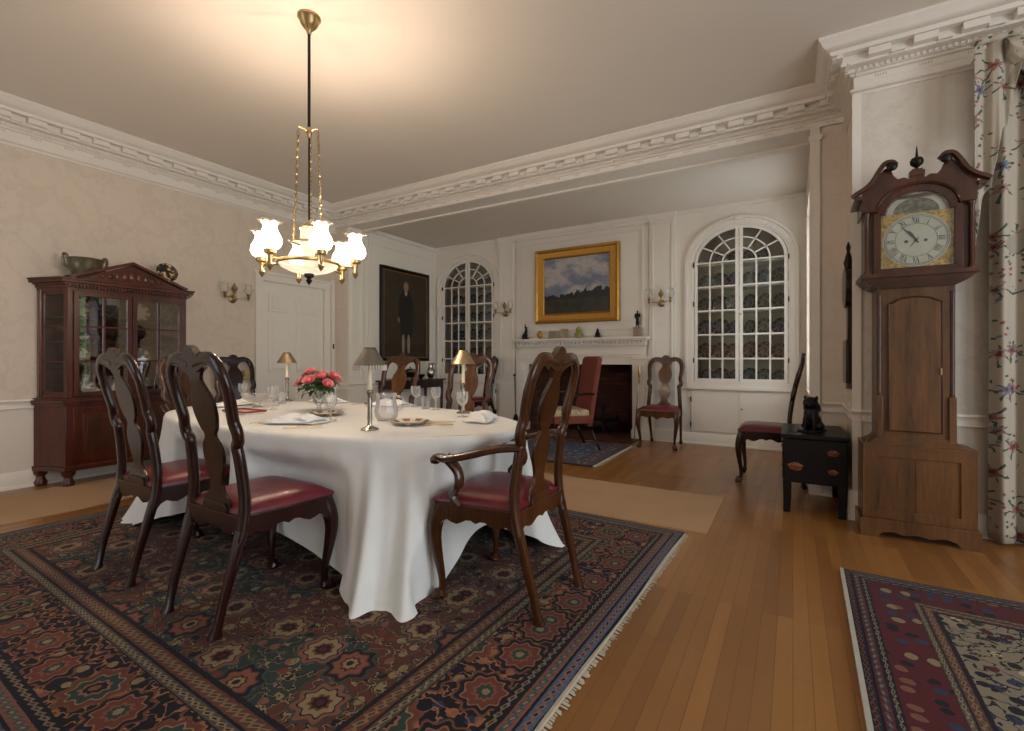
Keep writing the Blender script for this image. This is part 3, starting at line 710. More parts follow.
# ------------------------------------------------------------------ chairs
BACK = smooth_path([(0, 0), (.045, .2), (.095, .38), (.112, .50), (.105, .62), (.085, .76), (.05, .92), (.02, 1.03), (.005, 1.13)], 6)
def by(z):
    for (y0, z0), (y1, z1) in zip(BACK, BACK[1:]):
        if z0 <= z <= z1: return y0 + (y1 - y0) * (z - z0) / (z1 - z0 + 1e-9)
    return BACK[-1][0] if z > BACK[-1][1] else 0
def make_chair(name, label, wd, arms=False, inlay=False):
    r = thing(name, label, 'chair')
    k = 1.08 if arms else 1.0
    RW_, FW_ = .195 * k, .238 * k
    bm = MB()
    for s in (-1, 1):
        # stile
        prof = [(RW_, .36), (RW_ + .002, .48), (RW_ - .006, .60), (RW_ - .012, .70), (RW_ - .016, .735), (RW_ + .004, .76), (RW_ + .006, .80), (RW_ - .004, .835), (RW_ + .004, .9), (RW_ + .008, .97), (RW_ - .004, 1.035), (RW_ - .045, 1.078), (RW_ - .10, 1.085), (RW_ - .15, 1.075), (.02, 1.07)]
        prof = smooth_path(prof, 3)
        pts = [(s * x, by(z), z) for x, z in prof]; L = len(pts)
        szs = [((.024, .018) if i < L * .62 else (.027, .015)) for i in range(L)]
        bm.sweep(pts, szs, 10, (0, 1, 0), 3)
        lg = MB().sweep([(s * (RW_ - .012), by(0) - .004, 0), (s * (RW_ - .012), by(.02), .02), (s * (RW_ - .01), by(.05), .05), (s * (RW_ - .006), by(.15), .15), (s * (RW_ - .002), by(.28), .28), (s * RW_, by(.40), .40)], [(.02, .022), (.021, .024), (.014, .015), (.015, .016), (.018, .019), (.021, .02)], 10, (0, 1, 0), 3.2)
        build(lg, 'leg', wd, r)
    # crest
    cr = [(-.16, 1.06), (-.13, 1.085), (-.085, 1.083), (-.055, 1.10), (-.03, 1.128), (0, 1.138), (.03, 1.128), (.055, 1.10), (.085, 1.083), (.13, 1.085), (.16, 1.06), (.09, 1.05), (.045, 1.03), (-.045, 1.03), (-.09, 1.05)]
    bm.prism(cr, lambda a, b: (a, by(b) - .014, b), lambda a, b: (a, by(b) + .014, b))
    build(bm, 'back_frame', wd, r, ang=50)
    # splat
    sp = smooth_path([(.46, .085), (.50, .075), (.53, .045), (.57, .036), (.62, .05), (.67, .062), (.72, .058), (.755, .036), (.775, .034), (.80, .052), (.86, .07), (.92, .068), (.97, .045), (1.0, .034), (1.03, .05), (1.06, .07), (1.075, .055)], 3)
    vs = []
    for z, w in sp: 
        for yy in (-.007, .007):
            for x in (-w * 1.2, w * 1.2): vs.append((x, by(z) + yy, z))
    fs = []
    for i in range(len(sp) - 1):
        o_ = i * 4; p_ = o_ + 4
        fs += [(o_, o_ + 1, p_ + 1, p_), (o_ + 2, p_ + 2, p_ + 3, o_ + 3), (o_, p_, p_ + 2, o_ + 2), (o_ + 1, o_ + 3, p_ + 3, p_ + 1)]
    n_ = len(vs); fs += [(0, 2, 3, 1), (n_ - 4, n_ - 3, n_ - 1, n_ - 2)]
    build(MB().add(vs, fs), 'splat', M['inlay'] if inlay else wd, r, .002)
    # seat rails with shaped apron
    y0, y1 = .10, .50
    fr = MB(); z1 = .455
    def apron(p, q, drop):
        n = 16; dx, dy = q[0] - p[0], q[1] - p[1]; L = sqrt(dx * dx + dy * dy); nx, ny = dy / L * .011, -dx / L * .011
        top = []; bot = []
        for i in range(n + 1):
            t = i / n; e = abs(t - .5) * 2
            zb = .385 - (.045 * max(0, (e - .72) / .28) ** 1.3) - drop * max(0, 1 - e * 2.6) + .012 * sin(e * 9)
            top.append((p[0] + dx * t, p[1] + dy * t, z1)); bot.append((p[0] + dx * t, p[1] + dy * t, zb))
        vs = []
        for a_, b_ in zip(top, bot):
            for sg in (-1, 1): vs += [(a_[0] + nx * sg, a_[1] + ny * sg, a_[2]), (b_[0] + nx * sg, b_[1] + ny * sg, b_[2])]
        fs = []
        for i in range(n):
            o_ = i * 4; p_ = o_ + 4
            fs += [(o_, o_ + 1, p_ + 1, p_), (o_ + 2, p_ + 2, p_ + 3, o_ + 3), (o_, p_, p_ + 2, o_ + 2), (o_ + 1, o_ + 3, p_ + 3, p_ + 1)]
        fs += [(0, 2, 3, 1), (n * 4, n * 4 + 1, n * 4 + 3, n * 4 + 2)]
        fr.add(vs, fs)
    apron((-RW_, y0), (-FW_, y1 - .03), 0); apron((RW_, y0), (FW_, y1 - .03), 0); apron((-FW_, y1 - .012), (FW_, y1 - .012), .035); apron((-RW_, y0), (RW_, y0), 0)
    fr.prism([(-.09, .44), (.09, .44), (.088, .475), (.07, .49), (-.07, .49), (-.088, .475)], lambda a, b: (a, .095, b), lambda a, b: (a, .125, b))
    build(fr, 'seat_frame', M['inlay'] if inlay else wd, r, .002)
    # cushion
    n = 12; vs = []; fs = []
    for lay in range(2):
        for j in range(n + 1):
            for i in range(n + 1):
                u = -1 + 2 * i / n; v = j / n; w = (RW_ + (FW_ - RW_) * v) * 1.0
                x = u * w; y = y0 + .005 + (y1 - y0 - .0) * v
                rx = 1 - abs(u) ** 5; ry = 1 - abs(2 * v - 1) ** 5
                z = .455 if lay == 0 else .468 + .042 * (max(0, rx) * max(0, ry)) ** .5
                vs.append((x * (1 if lay else 1), y, z))
    K = (n + 1) ** 2; q = lambda l, j, i: l * K + j * (n + 1) + i
    for j in range(n):
        for i in range(n):
            fs += [(q(0, j, i), q(0, j + 1, i), q(0, j + 1, i + 1), q(0, j, i + 1)), (q(1, j, i), q(1, j, i + 1), q(1, j + 1, i + 1), q(1, j + 1, i))]
    for i in range(n): fs += [(q(0, 0, i), q(0, 0, i + 1), q(1, 0, i + 1), q(1, 0, i)), (q(0, n, i), q(1, n, i), q(1, n, i + 1), q(0, n, i + 1)), (q(0, i, 0), q(1, i, 0), q(1, i + 1, 0), q(0, i + 1, 0)), (q(0, i, n), q(0, i + 1, n), q(1, i + 1, n), q(1, i, n))]
    build(MB().add(vs, fs), 'seat', 'leather', r, ang=60)
    for s in (-1, 1):
        X = FW_ - .02
        pts = smooth_path([(s * X, y1 - .03, .44), (s * (X + .008), y1 - .012, .38), (s * (X + .012), y1 - .002, .31), (s * (X + .002), y1 - .008, .22), (s * (X - .012), y1 - .02, .12), (s * (X - .014), y1 - .02, .055), (s * (X - .004), y1 - .004, .028), (s * X, y1, .0)], 3)
        rad = []
        for p in pts:
            z = p[2]; rad.append(.031 if z > .36 else (.014 + (.03 - .014) * max(0, (z - .1) / .26) if z > .05 else .027))
        build(MB().sweep(pts, rad, 10, (0, 1, 0), 2.6), 'leg', wd, r)
    if arms:
        for s in (-1, 1):
            am = MB()
            pts = smooth_path([(s * RW_, by(.72), .72), (s * (RW_ + .05), .17, .715), (s * (FW_ + .035), .28, .685), (s * (FW_ + .05), .38, .662), (s * (FW_ + .035), .44, .66), (s * (FW_ + .02), .468, .648), (s * (FW_ + .016), .472, .628)], 4)
            am.sweep(pts, [(.025, .017)] * (len(pts) - 4) + [(.027, .019), (.027, .02), (.024, .02), (.016, .015)], 10, (0, 0, 1), 2.6)
            p2 = smooth_path([(s * (FW_ - .022), .37, .45), (s * (FW_ - .008), .40, .50), (s * (FW_ + .02), .345, .55), (s * (FW_ + .022), .35, .61), (s * (FW_ + .04), .40, .668)], 4)
            am.sweep(p2, [(.024, .017)] * len(p2), 8, (0, 1, 0), 2.8)
            build(am, 'arm', wd, r)
    return r
GR = 'dining chairs around the table'
cw = make_chair('dining_chair', 'x', M['mahog'])
place(cw, (-2.86, 1.0, 0), 0, 'dark mahogany side chair seen from behind at the left of the table near side', GR)
c = place(copy_tree(cw), (-2.075, .975, 0), 0, 'dark mahogany side chair seen from behind, nearest the camera of the two', GR)
fw = make_chair('dining_chair', 'x', M['walnut'], inlay=True)
place(fw, (-2.32, 3.28, 0), pi, 'walnut side chair across the table, behind the right far candle lamp', GR)
place(copy_tree(fw), (-3.10, 3.27, 0), pi, 'walnut side chair across the table, behind the roses and in front of the portrait', GR)
ca = make_chair('dining_armchair', 'x', M['walnut'], True, False)
place(ca, (-.87, 1.89, 0), pi / 2, 'walnut armchair with curved arms and burgundy seat at the right end of the table', GR)
place(copy_tree(ca), (-4.48, 2.1, 0), -pi / 2, 'walnut armchair at the left head of the table in front of the glazed cabinet', GR)
place(copy_tree(cw), (-5.52, 3.05, 0), -pi / 2, 'dark side chair standing against the left wall under the twin sconce', 'chairs standing along the walls')
place(copy_tree(fw), (-1.42, 6.34, 0), pi, 'inlaid walnut side chair with burgundy seat between the hearth and the right arched cupboard', 'chairs standing along the walls')
place(copy_tree(cw), (-3.98, 6.2, 0), radians(140), 'dark side chair with burgundy seat beside the left arched cupboard', 'chairs standing along the walls')
place(copy_tree(cw), (.085, 4.83, 0), pi / 2, 'dark side chair in profile against the right jamb behind the black lacquer chest', 'chairs standing along the walls')
# upholstered easy chair
r = thing('upholstered_armchair', 'red upholstered high-backed armchair with needlework seat on the hearth rug', 'armchair', (-2.15, 5.5, .0), radians(133))
r.scale = (.95, .95, .965)
bk = [(-.27, .30), (.27, .30), (.26, .75), (.265, 1.13), (.2, 1.16), (-.2, 1.16), (-.265, 1.13), (-.26, .75)]
build(MB().prism(bk, lambda a, b: (a, .06 - (b - .3) * .16, b), lambda a, b: (a, .13 - (b - .3) * .16, b)), 'backrest', 'upred', r, .02)
build(MB().box(-.28, .28, .06, .56, .34, .44), 'seat_rail', 'upred', r, .015); build(MB().box(-.275, .275, .1, .57, .42, .51), 'seat', 'needle', r, .03)
for s in (-1, 1):
    build(MB().sweep(smooth_path([(s * .27, .05, .70), (s * .30, .25, .70), (s * .30, .42, .67), (s * .29, .45, .62)], 3), (.022, .016), 8).sweep([(s * .28, .38, .42), (s * .3, .36, .55), (s * .3, .4, .67)], .015, 8), 'arm', 'mahog', r)
    build(MB().sweep([(s * .25, .08, .36), (s * .26, .05, .2), (s * .27, -.04, 0)], [.024, .02, .015], 8), 'leg', 'mahog', r)
    build(MB().sweep([(s * .25, .52, .36), (s * .26, .54, .25), (s * .25, .52, .08), (s * .26, .54, 0)], [.028, .024, .013, .022], 8), 'leg', 'mahog', r)
# ------------------------------------------------------------------ dining table and cloth
TX, TY, TA, TB, TZ = -2.64, 2.08, 1.40, .68, .725
r = thing('dining_table', 'oval extending dining table hidden under the white cloth', 'table', (TX, TY, 0))
NE = 2.15
def tab(th, a=TA, b=TB):
    c, s = cos(th), sin(th)
    return (math.copysign(abs(c) ** (2 / NE), c) * a, math.copysign(abs(s) ** (2 / NE), s) * b)
build(MB().pz([tab(2 * pi * k / 72, TA - .015, TB - .015) for k in range(72)], TZ - .035, TZ - .004), 'table_top', 'mahog', r)
for sx in (-1, 1):
    for sy in (-1, 1):
        build(MB().sweep(smooth_path([(sx * .98, sy * .42, .69), (sx * 1.0, sy * .43, .5), (sx * 1.0, sy * .43, .3), (sx * .985, sy * .42, .13), (sx * .99, sy * .425, .05), (sx * .99, sy * .425, 0)], 3), [.045, .046, .046, .045, .042, .038, .035, .032, .03, .027, .024, .026, .036, .04, .04, .034], 12), 'leg', 'mahog', r)
build(MB().box(-1.0, 1.0, -.44, .44, .6, .69), 'apron', 'mahog', r, .004)
# cloth
NT, NR = 720, 34
OV = .545
P0 = []; s_acc = 0
for k in range(NT):
    th = 2 * pi * k / NT; P0.append(tab(th))
arc = [0]
for k in range(1, NT): arc.append(arc[-1] + sqrt((P0[k][0] - P0[k-1][0]) ** 2 + (P0[k][1] - P0[k-1][1]) ** 2))
# resample by arc length
tot = arc[-1] + sqrt((P0[0][0] - P0[-1][0]) ** 2 + (P0[0][1] - P0[-1][1]) ** 2)
def at_arc(s):
    s %= tot; lo, hi = 0, NT
    while hi - lo > 1:
        mid = (lo + hi) // 2
        if mid < NT and arc[mid] <= s: lo = mid
        else: hi = mid
    a = P0[lo]; b = P0[(lo + 1) % NT]; e = arc[lo + 1] if lo + 1 < NT else tot; t = (s - arc[lo]) / max(1e-6, e - arc[lo])
    return (a[0] + (b[0] - a[0]) * t, a[1] + (b[1] - a[1]) * t)
push = []   # (cx,cy,hx,hy,ztop, axis, limit) seats and arms of the near chairs push the cloth in
cvs = []; lens = []
for k in range(NT):
    s = tot * k / NT; p = at_arc(s); q = at_arc(s + .01); dx, dy = q[0] - p[0], q[1] - p[1]; L = sqrt(dx * dx + dy * dy); nx, ny = dy / L, -dx / L
    A, B = TA + OV, TB + OV
    ln = min((A - abs(p[0])) / max(1e-3, abs(nx)), (B - abs(p[1])) / max(1e-3, abs(ny)), .80)
    lens.append((p, (nx, ny), s, ln))
def fold(s): return .25 * sin(s * 71 + 2 * sin(s * 5.3)) + sin(s * 27 + 1.5 * sin(s * 3.1)) * .6 + sin(s * 43 + 2 * sin(s * 2.3) + 1) * .3 + .25 * sin(s * 11 + .7)
ring_idx = []
for j in range(NR + 1):
    t = j / NR
    for k in range(NT):
        p, n_, s, ln = lens[k]; ex = max(0, ln - OV)
        l = ln * t
        R0 = .025
        if l < R0 * pi / 2: a = l / R0; out = R0 * sin(a); dz = R0 * (1 - cos(a))
        else:
            rem = l - R0 * pi / 2; slope = .03 + .75 * ex * (rem / .6)
            out = R0 + rem * slope; dz = R0 + rem * sqrt(max(0, 1 - min(.9, slope) ** 2))
        g = max(0, (l - .05) / .5); amp = (.020 + .075 * ex) * g ** 1.1 if g > 0 else 0
        out += amp * (fold(s) + .3)
        z = TZ - dz
        if z < .012: out += (.012 - z) * .3; z = .012 + .004 * (1 + sin(s * 60)) * 0
        x, y = TX + p[0] + n_[0] * out, TY + p[1] + n_[1] * out
        # pushed in by the seats
        def ss(a, b, v): u = min(1, max(0, (v - a) / (b - a))); return u * u * (3 - 2 * u)
        for cx in (-2.86, -2.075):
            w = ss(.36, .29, abs(x - cx)) * ss(.64, .53, z)
            if y < 1.6: y = y + w * max(0, 1.505 - y)
        for cx in (-2.32, -3.10):
            w = ss(.36, .29, abs(x - cx)) * ss(.64, .53, z)
            if y > 2.6: y = y - w * max(0, y - 2.74)
        w = ss(.42, .34, abs(y - 1.89)) * ss(.70, .58, z)
        if x > -1.8: x = x - w * max(0, x + 1.41)
        w = ss(.42, .34, abs(y - 2.1)) * ss(.70, .58, z)
        if x < -3.5: x = x + w * max(0, -3.94 - x)
        cvs.append((x, y, z))
fs = []
for j in range(NR):
    for k in range(NT):
        a, b = j * NT + k, j * NT + (k + 1) % NT; fs.append((a, b, b + NT, a + NT))
# top in concentric rings
K0 = len(cvs)
for f_ in (.9, .6, .3):
    for k in range(NT): p = lens[k][0]; cvs.append((TX + p[0] * f_, TY + p[1] * f_, TZ))
cvs.append((TX, TY, TZ)); C_ = len(cvs) - 1
for k in range(NT):
    k2 = (k + 1) % NT
    fs.append((k, K0 + k, K0 + k2, k2)); fs.append((K0 + k, K0 + NT + k, K0 + NT + k2, K0 + k2)); fs.append((K0 + NT + k, K0 + 2 * NT + k, K0 + 2 * NT + k2, K0 + NT + k2)); fs.append((K0 + 2 * NT + k, C_, K0 + 2 * NT + k2))
o = build(MB().add(cvs, fs), 'tablecloth', 'cloth', ang=180); tag(o, 'white damask tablecloth hanging in folds nearly to the rug over the oval table', 'tablecloth')
sm = o.modifiers.new('s', 'SMOOTH'); sm.factor = .5; sm.iterations = 4
# ------------------------------------------------------------------ things on the table
TT = TZ + .002
def candle_lamp(label):
    r = thing('candle_lamp', label, 'lamp', (0, 0, 0), 0, 'candle lamps with metal shades on the dining table')
    build(MB().lathe([(.0, 0), (.045, 0), (.045, .006), (.03, .012), (.014, .022), (.011, .04), (.013, .06), (.011, .10), (.013, .15), (.011, .17), (.016, .185), (.016, .195), (.012, .2)], 20), 'candlestick', 'silver', r)
    build(MB().lathe([(.0115, .19), (.0115, .325), (.002, .33)], 14), 'candle', 'wax', r)
    sh = build(MB().lathe([(.029, .405), (.032, .405), (.08, .325), (.079, .322), (.028, .402)], 28, cap=False).lathe([(.026, .405), (.031, .41), (.029, .414), (.024, .409)], 20, cap=False), 'lamp_shade', 'pewter', r)
    m = MB()
    for k in range(34): a = 2 * pi * k / 34; m.box(.078 * cos(a) - .0028, .078 * cos(a) + .0028, .078 * sin(a) - .0028, .078 * sin(a) + .0028, .298, .325)
    return r, m
lamp, mfr = candle_lamp('x')
place(lamp, (-1.83, 1.69, TT), 0, 'silver candle lamp with beaded shade, nearest of the three on the table')
lb = copy_tree(lamp); _s = [q for q in lamp.children if q.name.startswith('lamp_shade')][0]; _s.material_slots[0].link = 'OBJECT'; _s.material_slots[0].material = plain('tarnished_silver', hx('8f8a80'), .35, .9, scale=60)
build(mfr, 'bead_fringe', plain('glass_beads', hx('d8d4c8'), .15), lamp)
place(lb, (-1.87, 2.53, TT), 0, 'candle lamp with bright reflecting shade at the far right of the table')
place(copy_tree(lb), (-3.70, 2.50, TT), 0, 'candle lamp with gilded shade at the far left of the table, left of the roses')
# rose vase
VX, VY = -2.80, 2.13
o = build(MB().lathe([(0, 0), (.042, 0), (.042, .006), (.014, .014), (.011, .035), (.025, .05), (.042, .085), (.05, .125), (.058, .145), (.054, .145), (.046, .125), (.036, .085), (.015, .056), (0, .055)], 28, cap=False), 'footed_vase', 'crystal'); o.location = (VX, VY, TT)
tag(o, 'footed cut-glass vase holding the pink roses in the middle of the table', 'vase')
rose = thing('rose', 'pink rose with green leaves in the glass vase on the table', 'rose', (0, 0, 0), 0, 'pink roses in the glass vase')
m = MB()
for L_, (n, rr, tilt) in enumerate(((3, .011, .1), (5, .019, .35), (6, .027, .75))):
    for k in range(n):
        a = 2 * pi * k / n + L_; vs = []
        for i in range(5):
            for j in range(5):
                u = -1 + i / 2; v = j / 4; w = rr * (1.1 * sin(pi * min(1, .25 + v * .62)))
                ax_ = a + u * .8 * (1 - .2 * v); rad = rr * (.35 + .65 * sin(v * pi / 2)) + tilt * .012 * v * v
                vs.append((rad * cos(ax_), rad * sin(ax_), v * .034 - tilt * .012 * v - .004 * abs(u)))
        m.add(vs, [(i * 5 + j, (i + 1) * 5 + j, (i + 1) * 5 + j + 1, i * 5 + j + 1) for i in range(4) for j in range(4)])
m.ball((0, 0, .012), (.014, .014, .016), 8, 6)
m.xf(lambda x, y, z: (x * 1.15, y * 1.15, z * 1.1 + .15))
build(m, 'bloom', 'pink', rose, ang=80)
build(MB().sweep([(0, 0, 0), (.004, 0, .08), (0, 0, .152)], .0022, 6), 'stem', 'stem', rose)
m = MB()
for k in range(7):
    a = k * 2.4; z = .075 + .011 * k; ca_, sa_ = cos(a), sin(a); L_ = .06; vs = []
    for i in range(6):
        t = i / 5; w = .016 * sin(pi * min(1, t * .95 + .03)); x = .004 + L_ * t; dz = .02 * sin(t * 2.2) - .015 * t * t
        for sgn in (-1, 0, 1): vs.append((x * ca_ - sgn * w * sa_, x * sa_ + sgn * w * ca_, z + dz + (.003 if sgn else 0)))
    m.add(vs, [(i * 3 + j, i * 3 + j + 1, i * 3 + j + 4, i * 3 + j + 3) for i in range(5) for j in (0, 1)])
build(m, 'leaves', 'leaf', rose, ang=80)
R = random.Random(11)
for k in range(15):
    c = rose if k == 0 else copy_tree(rose)
    a = k * 2.4; t = sqrt((k + .3) / 15) * .9
    c.location = (VX + .012 * cos(a), VY + .012 * sin(a), TT + .088 + .014 * (k % 3) - .02 * t); c.rotation_euler = (0, t * .98, a); c.scale = (.95,) * 3 if k % 2 else (1.05,) * 3
# glassware
def goblet(h, rb, label, x, y, first=[None]):
    pass
gb = build(MB().lathe([(0, 0), (.033, 0), (.033, .003), (.006, .008), (.005, .06), (.012, .07), (.030, .09), (.036, .12), (.034, .155), (.032, .155), (.033, .12), (.027, .092), (.008, .074), (0, .073)], 20, cap=False), 'wine_glass', 'crystal')
gobs = [(-2.30, 1.83, 'clear wine glass nearest the near right candle lamp'), (-2.42, 2.68, 'clear wine glass on the far side, right of the crystal jug'), (-2.16, 2.60, 'clear wine glass on the far side, beside the far right candle lamp'), (-3.92, 2.25, 'clear wine glass at the left head of the table by the wall chair'), (-3.40, 2.2, 'clear wine glass left of the roses'), (-3.16, 2.02, 'clear wine glass in front of the roses on the left'), (-3.25, 2.62, 'clear wine glass on the far side, left of the roses'), (-1.75, 2.36, 'clear wine glass at the right end, nearest the armchair')]
for i, (x, y, l) in enumerate(gobs):
    g = gb if i == 0 else gb.copy()
    if i: COL.objects.link(g)
    g.location = (x, y, TT); tag(g, l, 'glass', 'wine glasses on the dining table')
tb = build(MB().lathe([(0, 0), (.028, 0), (.033, .09), (.031, .09), (.026, .006), (0, .006)], 18, cap=False), 'tumbler', 'crystal')
for i, (x, y, l) in enumerate([(-2.27, 2.62, 'low glass tumbler on the far side between two wine glasses'), (-3.52, 2.33, 'low glass tumbler at the left of the roses'), (-3.78, 1.85, 'low glass tumbler near the left head of the table')]):
    g = tb if i == 0 else tb.copy()
    if i: COL.objects.link(g)
    g.location = (x, y, TT); tag(g, l, 'glass', 'tumblers on the dining table')
r = thing('crystal_jug', 'large clear crystal jug standing right of the near candle lamp', 'jug', (-2.05, 2.02, TT))
build(MB().lathe([(0, 0), (.05, 0), (.064, .02), (.07, .05), (.06, .09), (.055, .12), (.062, .155), (.059, .155), (.052, .12), (.056, .09), (.065, .05), (.06, .022), (.045, .006), (0, .006)], 26, cap=False), 'body', 'crystal', r)
build(MB().sweep(smooth_path([(.058, .02, .14), (.1, .03, .13), (.1, .03, .08), (.066, .02, .05)], 4), .006, 8), 'handle', 'crystal', r)
r = thing('glass_bowl', 'clear glass bowl on the table to the left of the roses', 'bowl', (-3.42, 2.07, TT))
build(MB().lathe([(0, 0), (.04, 0), (.02, .015), (.03, .03), (.09, .06), (.11, .1), (.107, .1), (.085, .063), (.028, .036), (0, .034)], 28, cap=False), 'body', 'crystal', r)
# place settings
dp = build(MB().lathe([(0, 0), (.06, 0), (.07, .003), (.105, .016), (.105, .019), (.07, .007), (0, .005)], 32, cap=False), 'side_plate', plate_mat('gold_rim_plate', hx('9a6e30'), hx('dcd8cc'), hx('e4e1d8')))
for i, (x, y, l) in enumerate([(-1.80, 1.95, 'white side plate with a gilt rim right of the near candle lamp'), (-2.75, 2.62, 'white side plate on the far side behind the jug'), (-2.55, 2.0, 'white side plate between the roses and the near candle lamp')]):
    g = dp if i == 0 else dp.copy()
    if i: COL.objects.link(g)
    g.location = (x, y, TT); g.rotation_euler = (0, 0, i); tag(g, l, 'plate', 'side plates on the dining table')
r = thing('red_rimmed_dish', 'shallow white dish with dark red rim left of the nearest napkin', 'dish', (-3.12, 1.80, TT))
build(MB().box(-.13, .13, -.07, .07, 0, .012), 'body', 'porc', r, .005); build(MB().sweep([(-.13, -.07, .016), (.13, -.07, .016), (.13, .07, .016), (-.13, .07, .016)], .006, 6, closed=True), 'rim', 'redrim', r)
def napkin():
    n = 14; vs = []; m = MB()
    for lay, (w, h_, off) in enumerate(((.15, .075, 0), (.13, .065, .008), (.11, .05, .016))):
        vs = []
        for j in range(n + 1):
            for i in range(n + 1):
                u, v = -1 + 2 * i / n, -1 + 2 * j / n
                vs.append((u * w + .02 * v, v * h_ + .012 * sin(u * 3 + lay), .006 + off * 1.4 + .018 * (1 - abs(v) ** 3) * (1 - abs(u) ** 4) + .008 * sin(u * 6 + lay * 2) * (1 - v * v)))
        m.add(vs, [(j * (n + 1) + i, j * (n + 1) + i + 1, (j + 1) * (n + 1) + i + 1, (j + 1) * (n + 1) + i) for j in range(n) for i in range(n)])
    return m
nk = build(napkin(), 'folded_napkin', 'linen', ang=80); sd = nk.modifiers.new('s', 'SOLIDIFY'); sd.thickness = .004
nps = [(-2.36, 1.66, .35, 'folded white napkin nearest the camera, between near candle lamp and roses'), (-1.56, 2.28, 1.9, 'folded white napkin at the right end of the table before the armchair'), (-2.62, 2.62, .2, 'folded white napkin on the far side, right of the roses'), (-3.3, 2.60, -.1, 'folded white napkin on the far side behind the roses'), (-3.68, 2.05, 1.5, 'folded white napkin at the left head of the table')]
for i, (x, y, a, l) in enumerate(nps):
    g = nk if i == 0 else nk.copy()
    if i: COL.objects.link(g)
    g.location = (x, y, TT + .002); g.rotation_euler = (0, 0, a); tag(g, l, 'napkin', 'folded napkins on the dining table')
def fork():
    m = MB().sweep([(0, 0, .004), (0, .05, .006), (0, .11, .004)], [(.007, .0015), (.003, .0018), (.0035, .0015)], 8)
    m.sweep([(0, .11, .004), (0, .125, .003)], [(.004, .0012), (.011, .0012)], 8)
    for k in range(4): m.box(-.010 + k * .0055, -.007 + k * .0055, .125, .17, .003, .0045)
    return m
def knife(): return MB().sweep([(0, 0, .004), (0, .04, .005), (0, .085, .004)], [(.007, .003), (.006, .003), (.005, .003)], 8).prism([(-.006, .085), (.007, .085), (.007, .18), (.001, .195), (-.006, .17)], lambda a, b: (a, b, .003), lambda a, b: (a, b, .0045))
def spoon(): return MB().sweep([(0, 0, .004), (0, .06, .006), (0, .11, .004)], [(.007, .0015), (.003, .0018), (.003, .0015)], 8).ball((0, .135, .005), (.014, .025, .003), 12, 5)
gm = plain('silver_gilt', hx('dcc596'), .4, .85)
fk, kn, spn = build(fork(), 'fork', gm), build(knife(), 'knife', gm), build(spoon(), 'spoon', gm)
seen = set()
def cut(src, kind, x, y, a, l):
    g = src if kind not in seen else src.copy()
    if kind in seen: COL.objects.link(g)
    seen.add(kind); g.location = (x, y, TT + .002); g.rotation_euler = (0, 0, a); tag(g, 'gilt table ' + kind + ' ' + l, kind, 'gilt cutlery on the dining table')
cut(fk, 'fork', -2.54, 1.50, .1, 'to the left of the nearest napkin, outer'); cut(fk, 'fork', -2.50, 1.52, .05, 'to the left of the nearest napkin, inner')
cut(kn, 'knife', -2.22, 1.48, -.1, 'to the right of the nearest napkin'); cut(spn, 'spoon', -2.17, 1.49, -.2, 'right of the knife by the nearest napkin')
cut(fk, 'fork', -1.62, 2.12, 1.9, 'outer one by the right-end napkin'); cut(fk, 'fork', -1.60, 2.07, 1.85, 'inner one by the right-end napkin')
cut(kn, 'knife', -1.56, 2.02, 1.75, 'lying by the right-end napkin toward the camera'); cut(spn, 'spoon', -1.54, 1.97, 1.7, 'nearest the camera by the right-end napkin')
cut(kn, 'knife', -2.92, 2.62, 3.0, 'on the far side behind the roses'); cut(spn, 'spoon', -3.02, 1.62, .1, 'right of the red-rimmed dish')
# ------------------------------------------------------------------ glazed cabinet
CB = (-5.44, 2.0, 0)
r = thing('china_cabinet', 'mahogany glazed china cabinet with pediment and canted corners against the left wall', 'cabinet', CB)
def plan(i, back=LX + .01): return [(back, 1.40 + i), (-5.27 - i, 1.52 + i), (-5.27 - i, 2.49 - i), (back, 2.61 - i)]
W = dict(world=True)
build(MB().pz(plan(.012), .17, .69).pz(plan(.0), .13, .17).pz(plan(-.006), .69, .71).pz(plan(-.018), .71, .735).pz(plan(0), .735, .75), 'lower_case', 'cab', r, .003, **W)
for (x, y, a) in ((-5.30, 1.555, 0), (-5.30, 2.455, 0), (-5.56, 1.45, 0), (-5.56, 2.56, 0)):
    build(MB().lathe([(.03, 0), (.042, .01), (.045, .03), (.03, .06), (.028, .08), (.045, .10), (.05, .13)], 16, (x, y, 0)), 'foot', 'cab', r, **W)
for y0, y1 in ((1.58, 1.99), (2.02, 2.43)):
    d = build(MB().box(-5.283, -5.268, y0, y1, .2, .665), 'lower_door', 'cab', r, .004, **W)
    build(MB().box(-5.268, -5.262, y0 + .06, y1 - .06, .26, .605).box(-5.262, -5.258, y0 + .09, y1 - .09, .29, .575), 'panel', 'oakdark', d, .003, **W)
m = MB().pz(plan(.03), 1.665, 1.70).pz(plan(.03), .75, .765)     # top and bottom boards of the upper case
m.box(LX + .01, LX + .025, 1.45, 2.57, .75, 1.68)
for (x, y) in ((-5.315, 1.565), (-5.315, 2.445)): m.pz([(x - .02, y - .03), (x + .02, y - .018), (x + .02, y + .018), (x - .02, y + .03)], .75, 1.68)
for (x, y) in ((LX + .04, 1.455), (LX + .04, 2.555)): m.box(x - .03, x + .02, y - .02, y + .02, .75, 1.68)
build(m, 'upper_case', 'cab', r, .003, **W)
m = MB().pz(plan(.02), 1.695, 1.72).pz(plan(.005), 1.72, 1.735).pz(plan(-.02), 1.735, 1.76).pz(plan(-.03), 1.76, 1.775)
for k in range(38): y = 1.545 + .92 * (k + .5) / 38; m.box(-5.30, -5.272, y - .008, y + .008, 1.70, 1.725)
build(m, 'cornice', 'cab', r, .002, **W)
